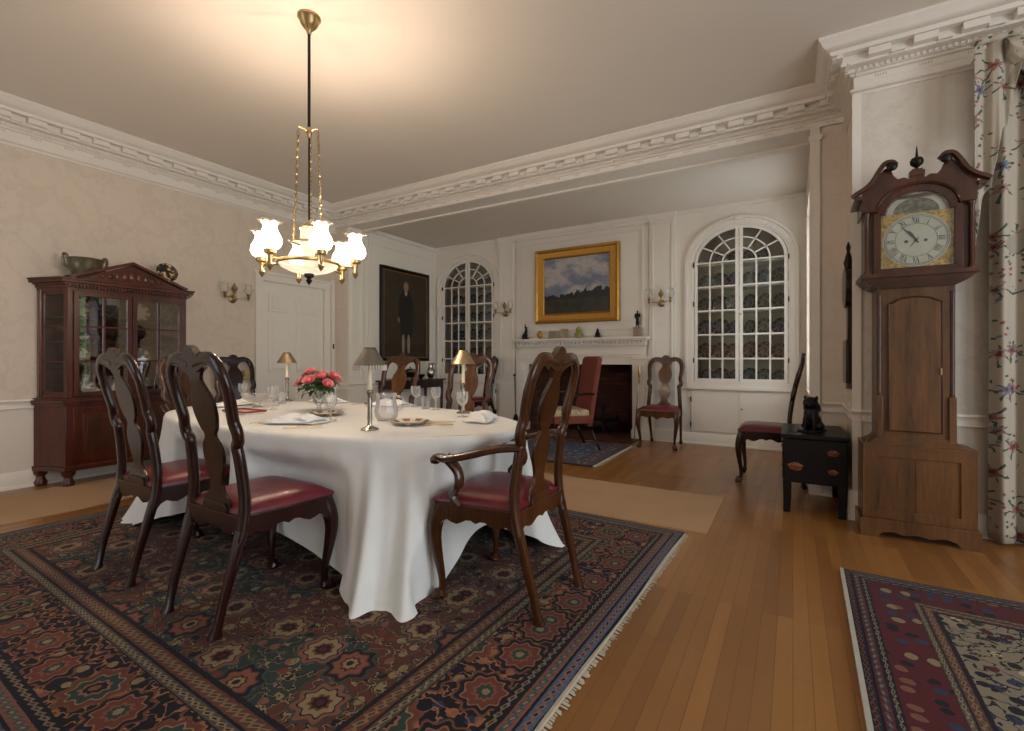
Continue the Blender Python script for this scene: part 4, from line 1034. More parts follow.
m = MB(); m.px([(1.62, 1.775), (2.41, 1.775), (2.0, 1.955)], -5.33, -5.28)
m.px([(1.56, 1.775), (2.0, 1.955), (2.0, 1.982), (1.53, 1.79)], -5.34, -5.25); m.px([(2.44, 1.775), (2.0, 1.955), (2.0, 1.982), (2.47, 1.79)], -5.34, -5.25)
p_ = build(m, 'pediment', 'cab', r, .002, **W)
m = MB()
for k in range(9): y = 1.78 + .055 * k; hh = .015 + .06 * (1 - abs(y - 2.0) / .3); m.ball((-5.275, y, 1.80 + hh * .6), (.006, .022, max(.012, hh * .5)), 8, 6)
build(m, 'carving', 'inlay', p_, **W)
for k in range(3): 
    z = (1.02, 1.235, 1.45)[k]; build(MB().pz(plan(.045, LX + .03), z - .008, z), 'shelf', 'dark_in', r, **W)
for (y0, y1) in ((1.585, 2.0), (2.005, 2.425)):
    z0, z1 = .765, 1.665; X0, X1 = -5.30, -5.275
    d = MB().box(X0, X1, y0, y0 + .035, z0, z1).box(X0, X1, y1 - .035, y1, z0, z1).box(X0, X1, y0, y1, z0, z0 + .035).box(X0, X1, y0, y1, z1 - .035, z1)
    yc = (y0 + y1) / 2; d.box(X0 + .004, X1 - .002, yc - .007, yc + .007, z0, z1)
    for k in (1, 2): z = z0 + (z1 - z0) * k / 3; d.box(X0 + .004, X1 - .002, y0, y1, z - .007, z + .007)
    do = build(d, 'glazed_door', 'cab', r, .002, **W)
    build(MB().box(-5.29, -5.287, y0 + .02, y1 - .02, z0 + .02, z1 - .02), 'pane', 'cabpane', do, **W)
for sg, (a, b) in ((0, ((LX + .06, 1.455), (-5.335, 1.555))), (1, ((LX + .06, 2.555), (-5.335, 2.455)))):
    m = MB(); dx, dy = b[0] - a[0], b[1] - a[1]
    for f0, f1, z0, z1 in ((0, 1, .765, .80), (0, 1, 1.64, 1.665), (0, 1, 1.055, 1.067), (0, 1, 1.355, 1.367), (0, .1, .765, 1.665), (.9, 1, .765, 1.665)):
        m.pz([(a[0] + dx * f0, a[1] + dy * f0 - .006), (a[0] + dx * f1, a[1] + dy * f1 - .006), (a[0] + dx * f1, a[1] + dy * f1 + .006), (a[0] + dx * f0, a[1] + dy * f0 + .006)], z0, z1)
    fr_ = build(m, 'side_light', 'cab', r, **W)
    build(MB().pz([(a[0], a[1] - .001), (b[0], b[1] - .001), (b[0], b[1] + .001), (a[0], a[1] + .001)], .77, 1.66), 'pane', 'sidepane', fr_, **W)
# dishes in the cabinet
def plate_mesh(rad): return MB().lathe([(0, 0), (rad * .55, 0), (rad * .65, .004), (rad, .016), (rad, .019), (rad * .64, .008), (0, .005)], 28, cap=False)
def mesh_of(mb, nm, mat):
    o = build(mb, nm, mat); me = o.data; bpy.data.objects.remove(o); return me
PM = {k: mesh_of(plate_mesh(.11), 'plate', 'plate' + k) for k in 'BGRW'}
def inst(me, name, label, cat, loc, rot, group=None, sc=1):
    o = bpy.data.objects.new(name, me); COL.objects.link(o); o.location = loc; o.rotation_euler = rot; o.scale = (sc,) * 3; return tag(o, label, cat, group)
ordn = ['first', 'second', 'third', 'fourth', 'fifth', 'sixth']
shn = ['bottom shelf', 'second shelf up', 'third shelf up', 'top shelf']
szs = [.075, .1, .0, .085]
bowlme = mesh_of(MB().lathe([(0, 0), (.035, 0), (.02, .012), (.05, .03), (.085, .06), (.09, .085), (.086, .085), (.08, .062), (.04, .035), (0, .02)], 24, cap=False), 'bowl', 'silver')
for k, z in enumerate((.766, 1.021, 1.236, 1.451)):
    for j in range(4):
        y = 1.66 + .232 * j
        if k == 2: inst(bowlme, 'silver_bowl', 'silver bowl on the %s of the mahogany cabinet, %s from the left' % (shn[k], ordn[j]), 'bowl', (-5.44, y, z), (0, 0, 0), 'silver bowls in the mahogany cabinet')
        else: inst(PM['W' if (j + k) % 2 else 'G'], 'china_plate', 'upright china plate on the %s of the mahogany cabinet, %s from the left' % (shn[k], ordn[j]), 'plate', (-5.5 + .03, y, z + .096 * (.9 if k == 0 else 1) * .85), (0, radians(76), 0), 'china plates in the mahogany cabinet', .85)
# on top of the cabinet
r = thing('two_handled_bowl', 'dark glazed two-handled bowl on top of the mahogany cabinet, left of the pediment', 'bowl', (-5.40, 1.70, 1.776))
r.scale = (1.3, 1.3, 1.45)
mt = plain('mottled_majolica', hx('5a523c'), .3, var=.9, scale=26, coat=.4)
build(MB().lathe([(0, 0), (.045, 0), (.05, .01), (.075, .045), (.09, .09), (.095, .125), (.1, .13), (.096, .134), (.085, .12), (.07, .05), (0, .02)], 28, cap=False), 'body', mt, r)
for s in (-1, 1): build(MB().sweep(smooth_path([(0, s * .08, .07), (0, s * .108, .085), (0, s * .118, .125), (0, s * .112, .15), (0, s * .098, .145), (0, s * .096, .125)], 4), .009, 8), 'handle', mt, r)
t_ = T('black_gold_plate'); n_ = t_.noise(26, None, 2); t_.bsdf(t_.ramp(n_, [(.4, hx('12100e')), (.52, hx('7a5a34')), (.6, hx('c9bda0'))]), .25, coat=.4)
o = build(MB().lathe([(0, 0), (.05, 0), (.085, .014), (.085, .018), (.05, .006), (0, .006)], 28, cap=False), 'decorated_plate', t_.mat)
o.location = (-5.29, 2.285, 1.93); o.scale = (1.1,) * 3; o.rotation_euler = (0, radians(75), 0); tag(o, 'black and gold plate standing on top of the mahogany cabinet, right of the pediment', 'plate')
# plates in the arched cupboards
R = random.Random(21); shn5 = ['bottom shelf', 'second shelf up', 'middle shelf', 'fourth shelf up', 'fifth shelf up', 'arched top shelf']
for cx, side in ((AC[0], 'right'), (AC[1], 'left')):
    for k in range(6):
        z = AZ0 + .303 * k + (.008 if k else -.02); n = 6 if k < 5 else 3
        if k == 5: n = 4
        for j in range(n):
            x = cx + (-AW + .1 + (2 * AW - .2) * j / (n - 1)) * (1 if k < 5 else .55)
            kd = 'R' if k == 1 else ('B' if (j * 7 + k * 3) % 5 < (2 if side == 'right' else 4) else 'G')
            sc = R.uniform(.86, 1.0) if k < 5 else .8
            nm = {'R': 'russet', 'B': 'blue', 'G': 'grey'}[kd]
            inst(PM[kd], 'china_plate', '%s patterned plate, %s from left on the %s, %s arched cupboard' % (nm, ordn[j], shn5[k], side), 'plate', (x, FY + .31 + (j % 2) * .03, z + .11 * sc * .98), (radians(-78 + 180), 0, R.random()), 'china plates in the %s arched cupboard' % side, sc)
# ------------------------------------------------------------------ wall sconces
def sconce(label, narms=2):
    r = thing('wall_sconce', label, 'sconce', (0, 0, 0), 0, 'brass wall sconces')   # wall plane y=0, faces -y
    build(MB().lathe([(0, 0), (.045, 0), (.048, .008), (.03, .02), (.012, .03)], 20).xf(lambda x, y, z: (x, -z, y)).ball((0, -.05, 0), .028, 12, 8), 'backplate', 'brass', r)
    build(MB().lathe([(.006, 0), (.008, .03), (.012, .06), (.03, .085), (.034, .11), (.02, .13), (.008, .14), (.012, .15), (.003, .165)], 14, (0, -.05, .02)), 'finial', 'brass', r)
    for s in (-1, 1):
        am = build(MB().sweep(smooth_path([(0, -.05, .0), (s * .06, -.08, .01), (s * .12, -.1, .02), (s * .135, -.1, .045)], 4), .006, 8), 'arm', 'brass', r)
        build(MB().lathe([(.003, 0), (.014, .015), (.018, .035), (.012, .045), (.022, .06), (.024, .075)], 14, (s * .135, -.1, -.01)), 'cup', 'brass', am)
        build(MB().lathe([(.022, 0), (.038, .025), (.045, .055), (.032, .09), (.036, .11), (.05, .125)], 24, (s * .135, -.1, .06), lambda rr, z, a: (rr * (1 + (.06 * cos(8 * a) if z > .1 else 0)), z), cap=False), 'glass_shade', 'glass', am)
    return r
sc_ = sconce('x')
place(sc_, (LX, 3.09, 1.78), pi / 2, 'twin-arm brass sconce with clear shades on the left wall by the door')
place(copy_tree(sc_), (-1.49, FY - .055, 1.82), 0, 'twin-arm brass sconce right of the fireplace painting')
place(copy_tree(sc_), (-3.89, FY - .055, 1.80), 0, 'twin-arm brass sconce left of the fireplace painting')
# ------------------------------------------------------------------ pictures
r = thing('framed_painting', 'cloudy landscape painting in a wide gilt frame over the mantelpiece', 'painting', (-2.71, FY - .03, 2.165))
w, h_ = .653, .55
def frame(mb, W_, H_, prof, ax='y', sg=-1):
    # prof: (inset, out); rings on a rectangle
    rings = []
    for ins, out in prof:
        a, b = W_ - ins, H_ - ins; q = [(-a, -b), (a, -b), (a, b), (-a, b)]
        rings.append([(x, sg * out, z) if ax == 'y' else (sg * out, x, z) for x, z in q])
    vs = [p for rr in rings for p in rr]; k = len(prof); fs = []
    for i in range(k):
        j = (i + 1) % k
        for e in range(4): fs.append((i * 4 + e, i * 4 + (e + 1) % 4, j * 4 + (e + 1) % 4, j * 4 + e))
    return mb.add(vs, fs)
build(frame(MB(), w, h_, [(0, 0), (0, .05), (.02, .075), (.035, .07), (.05, .05), (.12, .035), (.13, .042), (.145, .03), (.15, .005), (.15, 0)]), 'frame', 'gold', r, ang=25)
build(MB().box(-w + .14, w - .14, -.02, -.005, -h_ + .14, h_ - .14), 'canvas', 'landscape', r)
r = thing('framed_portrait', 'tall dark full-length portrait of a standing man in a black frame above the side table', 'painting', (AL + .005, 5.66, 1.78))
w, h_ = .545, .725
build(frame(MB(), w, h_, [(0, 0), (0, .04), (.02, .05), (.05, .03), (.055, .035), (.06, .03), (.06, 0)], 'x', 1), 'frame', 'black', r, ang=25)
build(frame(MB(), w - .055, h_ - .055, [(0, .025), (0, .036), (.008, .036), (.008, .025)], 'x', 1), 'gilt_slip', 'gold', r)
build(MB().box(.01, .022, -w + .05, w - .05, -h_ + .05, h_ - .05), 'canvas', 'portrait', r)
# banjo clock on the return wall
r = thing('wall_clock', 'dark narrow wall clock seen edge-on beside the tall case clock', 'wall clock', (WX, 4.2, 1.4))
build(MB().lathe([(0, 0), (.15, 0), (.15, .045), (.13, .05), (0, .05)], 28).xf(lambda x, y, z: (-z, y, x + .2)), 'head', 'mahog', r)
build(MB().box(-.03, 0, -.06, .06, -.2, .08), 'neck', 'mahog', r, .004)
build(MB().box(-.045, 0, -.13, .13, -.49, -.18), 'box', 'mahog', r, .008); build(MB().px([(-.09, -.49), (.09, -.49), (.03, -.53), (-.03, -.53)], -.035, 0), 'bracket', 'mahog', r)
build(MB().lathe([(.02, .33), (.03, .38), (.02, .42), (.01, .46), (.015, .49), (.004, .53)], 12, (-.02, 0, 0)), 'finial', 'bronze', r)
# ------------------------------------------------------------------ side table and its silver
r = thing('side_table', 'narrow mahogany side table under the portrait against the alcove wall', 'table', (-5.1, 5.6, 0))
build(MB().box(AL + .02, -4.89, 5.02, 6.15, .745, .77), 'table_top', 'mahog', r, .004, **W); build(MB().box(AL + .04, -4.92, 5.06, 6.11, .64, .745), 'apron', 'mahog', r, .003, **W)
for x in (-5.28, -4.94):
    for y in (5.08, 6.09): build(MB().sweep([(x, y, .66), (x, y, .3), (x, y, 0)], [.024, .019, .013], 8, pw=4), 'leg', 'mahog', r, **W)
r = thing('silver_jug', 'grey silver jug with loop handle at the right end of the side table', 'jug', (-5.05, 5.95, .771))
build(MB().lathe([(0, 0), (.05, 0), (.04, .015), (.06, .05), (.07, .1), (.05, .16), (.035, .2), (.045, .25), (.04, .25), (.03, .2), (0, .19)], 20, cap=False), 'body', 'silver', r); build(MB().sweep(smooth_path([(.0, .045, .23), (0, .11, .24), (0, .12, .15), (0, .07, .08)], 4), .007, 8), 'handle', 'silver', r)
r = thing('silver_tureen', 'round lidded silver dish on the side table left of the jug', 'dish', (-5.17, 5.6, .771))
build(MB().lathe([(0, 0), (.06, 0), (.04, .02), (.1, .05), (.13, .1), (.135, .11), (.12, .115)], 24), 'body', 'silver', r); build(MB().lathe([(.125, .11), (.1, .14), (.05, .165), (.01, .17), (.015, .19), (.004, .2)], 24), 'lid', 'silver', r)
o = build(MB().lathe([(0, 0), (.03, .0), (.02, .015), (.06, .05), (.07, .08), (.065, .08), (.05, .05), (0, .03)], 20, cap=False), 'black_bowl', 'black'); o.location = (-4.97, 5.62, .771); tag(o, 'small black footed bowl at the front of the side table', 'bowl')
o = build(MB().box(-.1, .1, -.16, .16, 0, .015).box(-.1, .1, -.16, -.15, 0, .03).box(-.1, .1, .15, .16, 0, .03), 'silver_tray', 'silver', bevel=.003); o.location = (-5.08, 5.25, .771); tag(o, 'oblong silver tray at the left end of the side table', 'tray')
# ------------------------------------------------------------------ mantel ornaments (shelf top 1.385)
MZ, MY = 1.386, FY - .1
def human(mb, h_=.2, c=(0, 0, 0), sit=False):
    x, y, z = c; k = h_ / .2
    for (a, b, d, rx, ry, rz) in (((0, 0, .185, .012, .013, .015)), (0, 0, .14, .022, .015, .034), (0, 0, .10, .02, .016, .025), (-.01, 0, .055, .010, .010, .045), (.012, .004, .055, .010, .010, .045), (-.012, -.006, .008, .01, .017, .007), (.014, 0, .008, .01, .017, .007), (-.027, -.004, .135, .007, .008, .033), (.03, -.01, .14, .008, .014, .028), (0, 0, .168, .007, .007, .012)):
        mb.ball((x + a * k, y + b * k, z + d * k), (rx * k, ry * k, rz * k), 10, 8)
    return mb
r = thing('bronze_statuette', 'dark standing bronze figure on a square plinth at the right end of the mantel', 'statuette', (-1.80, MY, MZ))
build(human(MB(), .23, (0, 0, .125)), 'figure', 'bronze', r, remesh=.005); build(MB().box(-.045, .045, -.045, .045, 0, .115).box(-.052, .052, -.052, .052, .115, .125).box(-.052, .052, -.052, .052, 0, .01), 'plinth', plain('brown_marble', hx('8c7460'), .4), r, .002)
r = thing('bronze_statuette', 'dark seated bronze figure on a round base at the left end of the mantel', 'statuette', (-3.52, MY, MZ))
m = MB().lathe([(.055, 0), (.055, .02), (.045, .025)], 16)
build(m, 'base', 'black', r)
m = MB().ball((0, 0, .06), (.04, .035, .05), 12, 8).ball((.02, -.01, .13), (.025, .022, .04)).ball((.0, 0, .185), (.016, .016, .02)).ball((-.03, 0, .05), (.03, .03, .025)).ball((.03, -.01, .165), (.01, .01, .03)).ball((0, 0, .22), (.01, .01, .022)).ball((.01, 0, .1), (.02, .02, .03))
build(m, 'figure', 'bronze', r, remesh=.005)
o = build(MB().lathe([(0, 0), (.022, 0), (.018, .01), (.036, .04), (.04, .065), (.026, .095), (.02, .105), (.026, .12), (.022, .12)], 18), 'small_vase', 'gold'); o.location = (-3.27, MY, MZ); tag(o, 'small gold vase on the mantel beside the seated figure', 'vase')
def pframe(x, w, h_, lab, rz):
    r = thing('photo_frame', lab, 'photo frame', (x, MY, MZ), rz, 'photo frames on the mantel'); z = h_ + .006
    build(frame(MB(), w, h_, [(0, 0), (0, .012), (.006, .014), (.014, .01), (.014, 0)]).xf(lambda a, b, c: (a, b + c * .12 + .0, c + z)), 'frame', 'brass', r)
    build(MB().box(-w + .012, w - .012, -.006, -.002, -h_ + .012, h_ - .012).xf(lambda a, b, c: (a, b + c * .12, c + z)), 'photograph', 'photo', r)
pframe(-3.06, .065, .055, 'landscape-format photo frame on the mantel right of the gold vase', .0); pframe(-2.87, .055, .068, 'upright photo frame on the mantel left of the gourd vase', .15)
o = build(MB().lathe([(0, 0), (.03, 0), (.055, .035), (.06, .06), (.04, .085), (.03, .095), (.042, .12), (.03, .145), (.014, .155), (.018, .168), (.015, .168)], 20), 'gourd_vase', 'rosemar'); o.location = (-2.65, MY, MZ); tag(o, 'green and gold gourd-shaped vase in the middle of the mantel', 'vase')
r = thing('cone_ornament', 'small dark cone-shaped ornament on the mantel right of the gourd vase', 'ornament', (-2.36, MY, MZ))
build(MB().lathe([(.06, 0), (.06, .01), (.05, .015)], 16), 'base', 'bronze', r); build(MB().lathe([(.042, .012), (.035, .05), (.02, .09), (.012, .12), (.003, .135)], 14), 'body', 'bronze', r)
# ------------------------------------------------------------------ lacquer chest and lion figure
r = thing('lacquer_chest', 'low black lacquer chest on square legs with faded gilt flowers, left of the tall clock', 'chest', (.12, 4.2, 0))
build(MB().box(-.06, .315, 3.885, 4.52, .215, .525), 'body', 'black', r, .006, **W); build(MB().box(-.075, .325, 3.87, 4.535, .525, .555), 'top', 'black', r, .006, **W)
for x in (-.035, .29):
    for y in (3.91, 4.495): build(MB().sweep([(x, y, .23), (x, y, .1), (x - .004, y, 0)], [.028, .025, .021], 8, pw=5), 'leg', 'black', r, **W)
for j, (y0, y1) in enumerate(((3.91, 4.495),)):
    for z0, z1 in ((.235, .37), (.38, .51)):
        d = build(MB().box(-.066, -.056, y0, y1, z0, z1), 'drawer', 'black', r, .003, **W)
        for y in (4.06, 4.34): build(MB().ball((-.07, y, (z0 + z1) / 2), (.01, .014, .014), 8, 6), 'knob', 'brass', d, **W)
for x, z, a, b in ((.015, .33, .045, .03), (.235, .44, .035, .022), (.235, .31, .03, .02)):
    build(MB().lathe([(0, 0), (1, 0), (.9, 1), (0, 1)], 16).xf(lambda p, q, s: (x + p * a * (1 + .15 * sin(5 * atan2(q, p))), 3.885 - s * .0015, z + q * b)), 'painted_flower', 'oval', r, **W)
r = thing('lion_figure', 'dark carved seated lion figure on top of the black lacquer chest', 'figurine', (.12, 4.12, .556), radians(-20))
m = MB()
for c, rr in (((0, .02, .07), (.055, .07, .065)), ((0, -.015, .12), (.05, .05, .07)), ((0, -.03, .205), (.05, .05, .048)), ((0, -.075, .195), (.026, .028, .022)), ((0, 0, .17), (.058, .045, .055)), ((-.03, -.05, .06), (.015, .018, .065)), ((.03, -.05, .06), (.015, .018, .065)), ((-.045, .02, .035), (.028, .05, .035)), ((.045, .02, .035), (.028, .05, .035)), ((-.03, -.07, .01), (.018, .026, .012)), ((.03, -.07, .01), (.018, .026, .012)), ((-.038, -.02, .245), (.012, .01, .018)), ((.038, -.02, .245), (.012, .01, .018)), ((0, .09, .1), (.016, .018, .07)), ((0, -.098, .205), (.01, .008, .007))):
    m.ball(c, rr, 12, 9)
build(m, 'body', 'black', r, remesh=.006); build(MB().box(-.065, .065, -.1, .1, 0, .012), 'base', 'black', r, .003)
# ------------------------------------------------------------------ tall case clock
r = thing('longcase_clock', 'tall oak longcase clock with swan-neck pediment and brass arched dial beside the flowered curtain', 'clock', (.635, 3.79, 0))
F0 = 3.625; CX = .63
b0, b1 = .372, .895
m = MB().box(b0 + .001, b1 - .001, F0 + .015, CY - .045, .116, .548)
m.box(b0, b1, F0 + .005, F0 + .015, .49, .548).box(b0, b1, F0 + .005, F0 + .015, .116, .17).box(b0, b0 + .07, F0 + .005, F0 + .015, .17, .49).box(b1 - .07, b1, F0 + .005, F0 + .015, .17, .49)
m.box(CX - .004, CX + .002, F0 + .012, F0 + .014, .17, .49)
ft = [(b0 - .015, 0), (b0 + .07, 0), (b0 + .09, .03), (b0 + .14, .045), (b0 + .2, .03), (CX, .042), (b1 - .2, .03), (b1 - .14, .045), (b1 - .09, .03), (b1 - .07, 0), (b1 + .015, 0), (b1 + .015, .105), (b1, .115), (b0, .115), (b0 - .015, .105)]
m.py(ft, F0 - .008, F0 + .015); m.box(b0 - .015, b0 + .01, F0, CY - .045, 0, .105).box(b1 - .01, b1 + .015, F0, CY - .045, 0, .105)
build(m, 'base', 'oak', r, .004, **W)
w0, w1 = .447, .812
m = MB()
for k in range(10):   # flare from the base up to the trunk
    t = k / 10; e = (1 - t) ** 2; zz = .555 + .055 * t; m.box(w0 - .07 * e, w1 + .07 * e, F0 + .05 - .04 * e, CY - .045, zz, zz + .006)
m.box(b0 + .0, b1 - .0, F0 + .0, CY - .045, .548, .562)
build(m, 'flare', 'oak', r, **W)
m = MB().box(w0, w1, F0 + .06, CY - .05, .56, 1.53)
build(m, 'trunk', 'oak', r, .004, **W)
for x in (w0 + .012, w1 - .012): build(MB().lathe([(.011, .86), (.013, .865), (.011, .88), (.011, 1.46), (.013, 1.475), (.011, 1.48)], 14, (x, F0 + .062, 0)), 'quarter_column', 'oakdark', r, **W)
build(MB().box(w0 - .004, w0 + .03, F0 + .045, F0 + .07, .57, .86), 'column_block', 'oak', r, .003, **W)
build(MB().box(w1 - .03, w1 + .004, F0 + .045, F0 + .07, .57, .86), 'column_block', 'oak', r, .003, **W)
dz = [(.505, .645), (.752, .645), (.752, 1.42), (.735, 1.425), (.70, 1.448), (.63, 1.458), (.557, 1.448), (.522, 1.425), (.505, 1.42)]
d = build(MB().py(dz, F0 + .045, F0 + .062), 'trunk_door', 'oak', r, .006, **W)
ins = MB()
pp = [(x, F0 + .044, z) for x, z in dz]; ins.sweep([((x - .6285) * 1.0 + .6285, y, z) for x, y, z in pp], (.004, .004), 6, (0, 1, 0), closed=True)
build(ins, 'door_moulding', 'oakdark', d, **W); build(MB().box(.742, .75, F0 + .036, F0 + .048, .99, 1.03), 'escutcheon', 'brass', d, **W)
# hood
h0, h1 = .372, .893; HF = F0 - .005
m = MB()
for k in range(8): t = k / 7; e = .055 * (1 - t) ** 1.6; m.box(w0 + .0 - (.075 - e * 1.3), w1 + (.075 - e * 1.3), F0 + .04 - (.04 - e * .7), CY - .05, 1.515 + .055 * t, 1.524 + .055 * t)
m.box(h0 - .012, h1 + .012, HF - .012, CY - .05, 1.575, 1.60)
build(m, 'hood_moulding', 'oakdark', r, **W)
dc = CX; dw = .168; dz0, dz1 = 1.63, 1.955; ar = .148
m = MB().box(h0 + .02, dc - .2, HF + .03, CY - .05, 1.6, 2.045).box(dc + .2, h1 - .02, HF + .03, CY - .05, 1.6, 2.045).box(h0 + .02, h1 - .02, CY - .07, CY - .05, 1.6, 2.06)
m.box(h0 - .005, h1 + .005, HF + .02, CY - .05, 2.045, 2.06)
build(m, 'hood_case', 'oakdark', r, .003, **W)
# hood door: front panel with an arched opening
def ring_panel(mb, outer, inner, y0, y1):
    n = len(outer)
    for i in range(n - 1): mb.py([outer[i], outer[i + 1], inner[i + 1], inner[i]], y0, y1)
N_ = 20
inner = [(dc - dw, dz0), (dc - dw, dz1)] + [(dc - ar * cos(pi * k / N_), dz1 + (.12) * sin(pi * k / N_)) for k in range(N_ + 1)] + [(dc + dw, dz1), (dc + dw, dz0), (dc - dw, dz0)]
outer = [(dc - .205, 1.602), (dc - .205, dz1 + .02)] + [(dc - .185 * cos(pi * k / N_), dz1 + .02 + (.14) * sin(pi * k / N_)) for k in range(N_ + 1)] + [(dc + .205, dz1 + .02), (dc + .205, 1.602), (dc - .205, 1.602)]
m = MB(); ring_panel(m, outer, inner, HF + .012, HF + .03); hd = build(m, 'hood_door', 'oakdark', r, .002, **W)
build(MB().py(inner[:-1], HF + .018, HF + .0195), 'dial_glass', 'glass', hd, **W)
for x in (h0 + .02, h1 - .02): build(MB().lathe([(.017, 1.602), (.017, 1.615), (.012, 1.622), (.0115, 1.90), (.011, 1.955), (.016, 1.965), (.017, 1.985)], 16, (x, HF + .015, 0)), 'hood_column', 'oakdark', r, **W)
# tympanum with swan neck
R_ = [(dc + .0, 2.155)]
rt = [(0, 2.175), (.03, 2.175), (.035, 2.15), (.06, 2.165), (.09, 2.16), (.11, 2.185), (.118, 2.21), (.13, 2.24), (.155, 2.232), (.185, 2.195), (.215, 2.145), (.25, 2.112), (.29, 2.10), (.29, 2.045), (.29, 1.985), (.205, 1.985), (.205, dz1 + .02)]
arc_ = [(.185 * cos(pi * k / 20), dz1 + .02 + .14 * sin(pi * k / 20)) for k in range(1, 11)]
half = rt + arc_
m = MB()
for s in (-1, 1): m.py([(dc + s * min(x, .262), z) for x, z in half], HF + .004, HF + .028)
build(m, 'tympanum', 'oakdark', r, .002, **W)
for s in (-1, 1):
    sw = smooth_path([(.312, 2.085), (.29, 2.10), (.25, 2.125), (.215, 2.16), (.185, 2.215), (.155, 2.258), (.12, 2.262), (.10, 2.24)], 4)
    m = MB().sweep([(dc + s * x, HF - .006, z) for x, z in sw], [(.026, .013)] * len(sw), 8, (0, 0, 1), 5)
    pr = build(m, 'swan_neck', 'oakdark', r, **W)
    build(MB().lathe([(0, 0), (.026, 0), (.028, .01), (.02, .018), (.008, .022), (0, .022)], 18).xf(lambda x, y, z: (dc + s * .122 + x, HF - .018 - z, 2.232 + y)), 'rosette', 'bronze', pr, **W)
    build(MB().box(dc + s * .262, dc + s * .30, HF - .01, CY - .06, 2.06, 2.085).box(dc + s * .25, dc + s * .262, HF + .03, CY - .06, 1.98, 2.07), 'return_cornice', 'oakdark', r, .003, **W)
arcm = [(dc + .19 * cos(pi * k / 24) * 1.0, HF + .004, dz1 + .025 + .145 * sin(pi * k / 24)) for k in range(25)]
build(MB().sweep([(dc + .255, HF + .004, dz1 + .025)] + arcm + [(dc - .255, HF + .004, dz1 + .025)], (.006, .008), 6, (0, 1, 0)), 'arch_moulding', 'oakdark', r, **W)
build(MB().box(dc - .035, dc + .035, HF - .002, HF + .04, 2.165, 2.195).box(dc - .025, dc + .025, HF, HF + .035, 2.195, 2.205), 'finial_plinth', 'oakdark', r, .002, **W)
build(MB().lathe([(.012, 2.2), (.008, 2.215), (.03, 2.235), (.033, 2.252), (.026, 2.27), (.008, 2.28), (.006, 2.29), (.004, 2.32), (.001, 2.345)], 16, (dc, HF + .018, 0)), 'ball_finial', 'bronze', r, **W)
# dial
DY = HF + .045
dl = build(MB().box(dc - dw - .01, dc + dw + .01, DY, DY + .01, dz0 - .01, dz1 + .005).py([(dc + (ar + .005) * cos(pi * k / 20), dz1 + .125 * sin(pi * k / 20)) for k in range(21)], DY, DY + .01), 'dial', 'spandrel', r, **W)
zc = (dz0 + dz1) / 2 + .0
def disc(mb, rx, rz, y0, y1, cx=dc, cz=zc, n=48): return mb.py([(cx + rx * cos(2 * pi * k / n), cz + rz * sin(2 * pi * k / n)) for k in range(n)], y0, y1)
build(disc(MB(), .158, .158, DY - .004, DY), 'chapter_ring', 'chapter', dl, **W)
m = MB()
def ringm(mb, r0, y):
    pts = [(dc + r0 * cos(2 * pi * k / 60), y, zc + r0 * sin(2 * pi * k / 60)) for k in range(60)]; mb.sweep(pts, .0012, 4, (0, 1, 0), closed=True)
ringm(m, .15, DY - .005); ringm(m, .142, DY - .005); ringm(m, .098, DY - .005)
NUM = ['XII', 'I', 'II', 'III', 'IIII', 'V', 'VI', 'VII', 'VIII', 'IX', 'X', 'XI']
def strokes(txt):
    out = []; x = 0
    for ch in txt:
        if ch == 'I': out.append(((x + .004, -1), (x + .004, 1), .0024)); x += .0095
        elif ch == 'V': out += [((x, 1), (x + .008, -1), .0026), ((x + .016, 1), (x + .008, -1), .0014)]; x += .0185
        else: out += [((x, 1), (x + .014, -1), .0026), ((x + .014, 1), (x, -1), .0014)]; x += .017
    return out, x
for k, tx_ in enumerate(NUM):
    st, wd_ = strokes(tx_); a = -2 * pi * k / 12; rc = .12
    for (x0, s0), (x1, s1), lw in st:
        q = []
        for (x, s_) in ((x0, s0), (x1, s1)):
            X_ = x - wd_ / 2; Z_ = rc + s_ * .017
            q.append((dc + X_ * cos(a) - Z_ * sin(a), DY - .0055, zc + X_ * sin(a) + Z_ * cos(a)))
        m.sweep(q, (lw, .0008), 4, (0, 1, 0), 8)
for k in range(60):
    a = 2 * pi * k / 60; m.sweep([(dc + .143 * cos(a), DY - .005, zc + .143 * sin(a)), (dc + .149 * cos(a), DY - .005, zc + .149 * sin(a))], .0008, 4, (0, 1, 0))
for x, z in ((dc - .045, zc - .005), (dc + .045, zc - .005)): disc(m, .009, .009, DY - .006, DY - .003, x, z, 14)
build(m, 'numerals', 'ink', dl, **W)
def hand(mb, ang, L, w):
    a = radians(ang); d_ = (sin(a), cos(a)); mb.sweep([(dc - d_[0] * .02, DY - .010, zc - d_[1] * .02), (dc, DY - .010, zc), (dc + d_[0] * L * .6, DY - .010, zc + d_[1] * L * .6), (dc + d_[0] * L, DY - .010, zc + d_[1] * L)], [(w, .0012), (w * .7, .0012), (w * 1.6, .0012), (w * .3, .0012)], 6, (0, 1, 0))
m = MB(); hand(m, -38, .115, .0032); hand(m, -30, .07, .005); disc(m, .009, .009, DY - .013, DY - .004, n=14)
hand(m, 215, .05, .002)
build(m, 'hands', 'ink', dl, **W)
m = MB()
for k in range(20):
    a0, a1 = pi * k / 20, pi * (k + 1) / 20
    m.py([(dc + .138 * cos(a0), dz1 + .004 + .112 * sin(a0)), (dc + .138 * cos(a1), dz1 + .004 + .112 * sin(a1)), (dc + .108 * cos(a1), dz1 + .004 + .086 * sin(a1)), (dc + .108 * cos(a0), dz1 + .004 + .086 * sin(a0))], DY - .004, DY)
build(m, 'arch_ring', 'chapter', dl, **W)
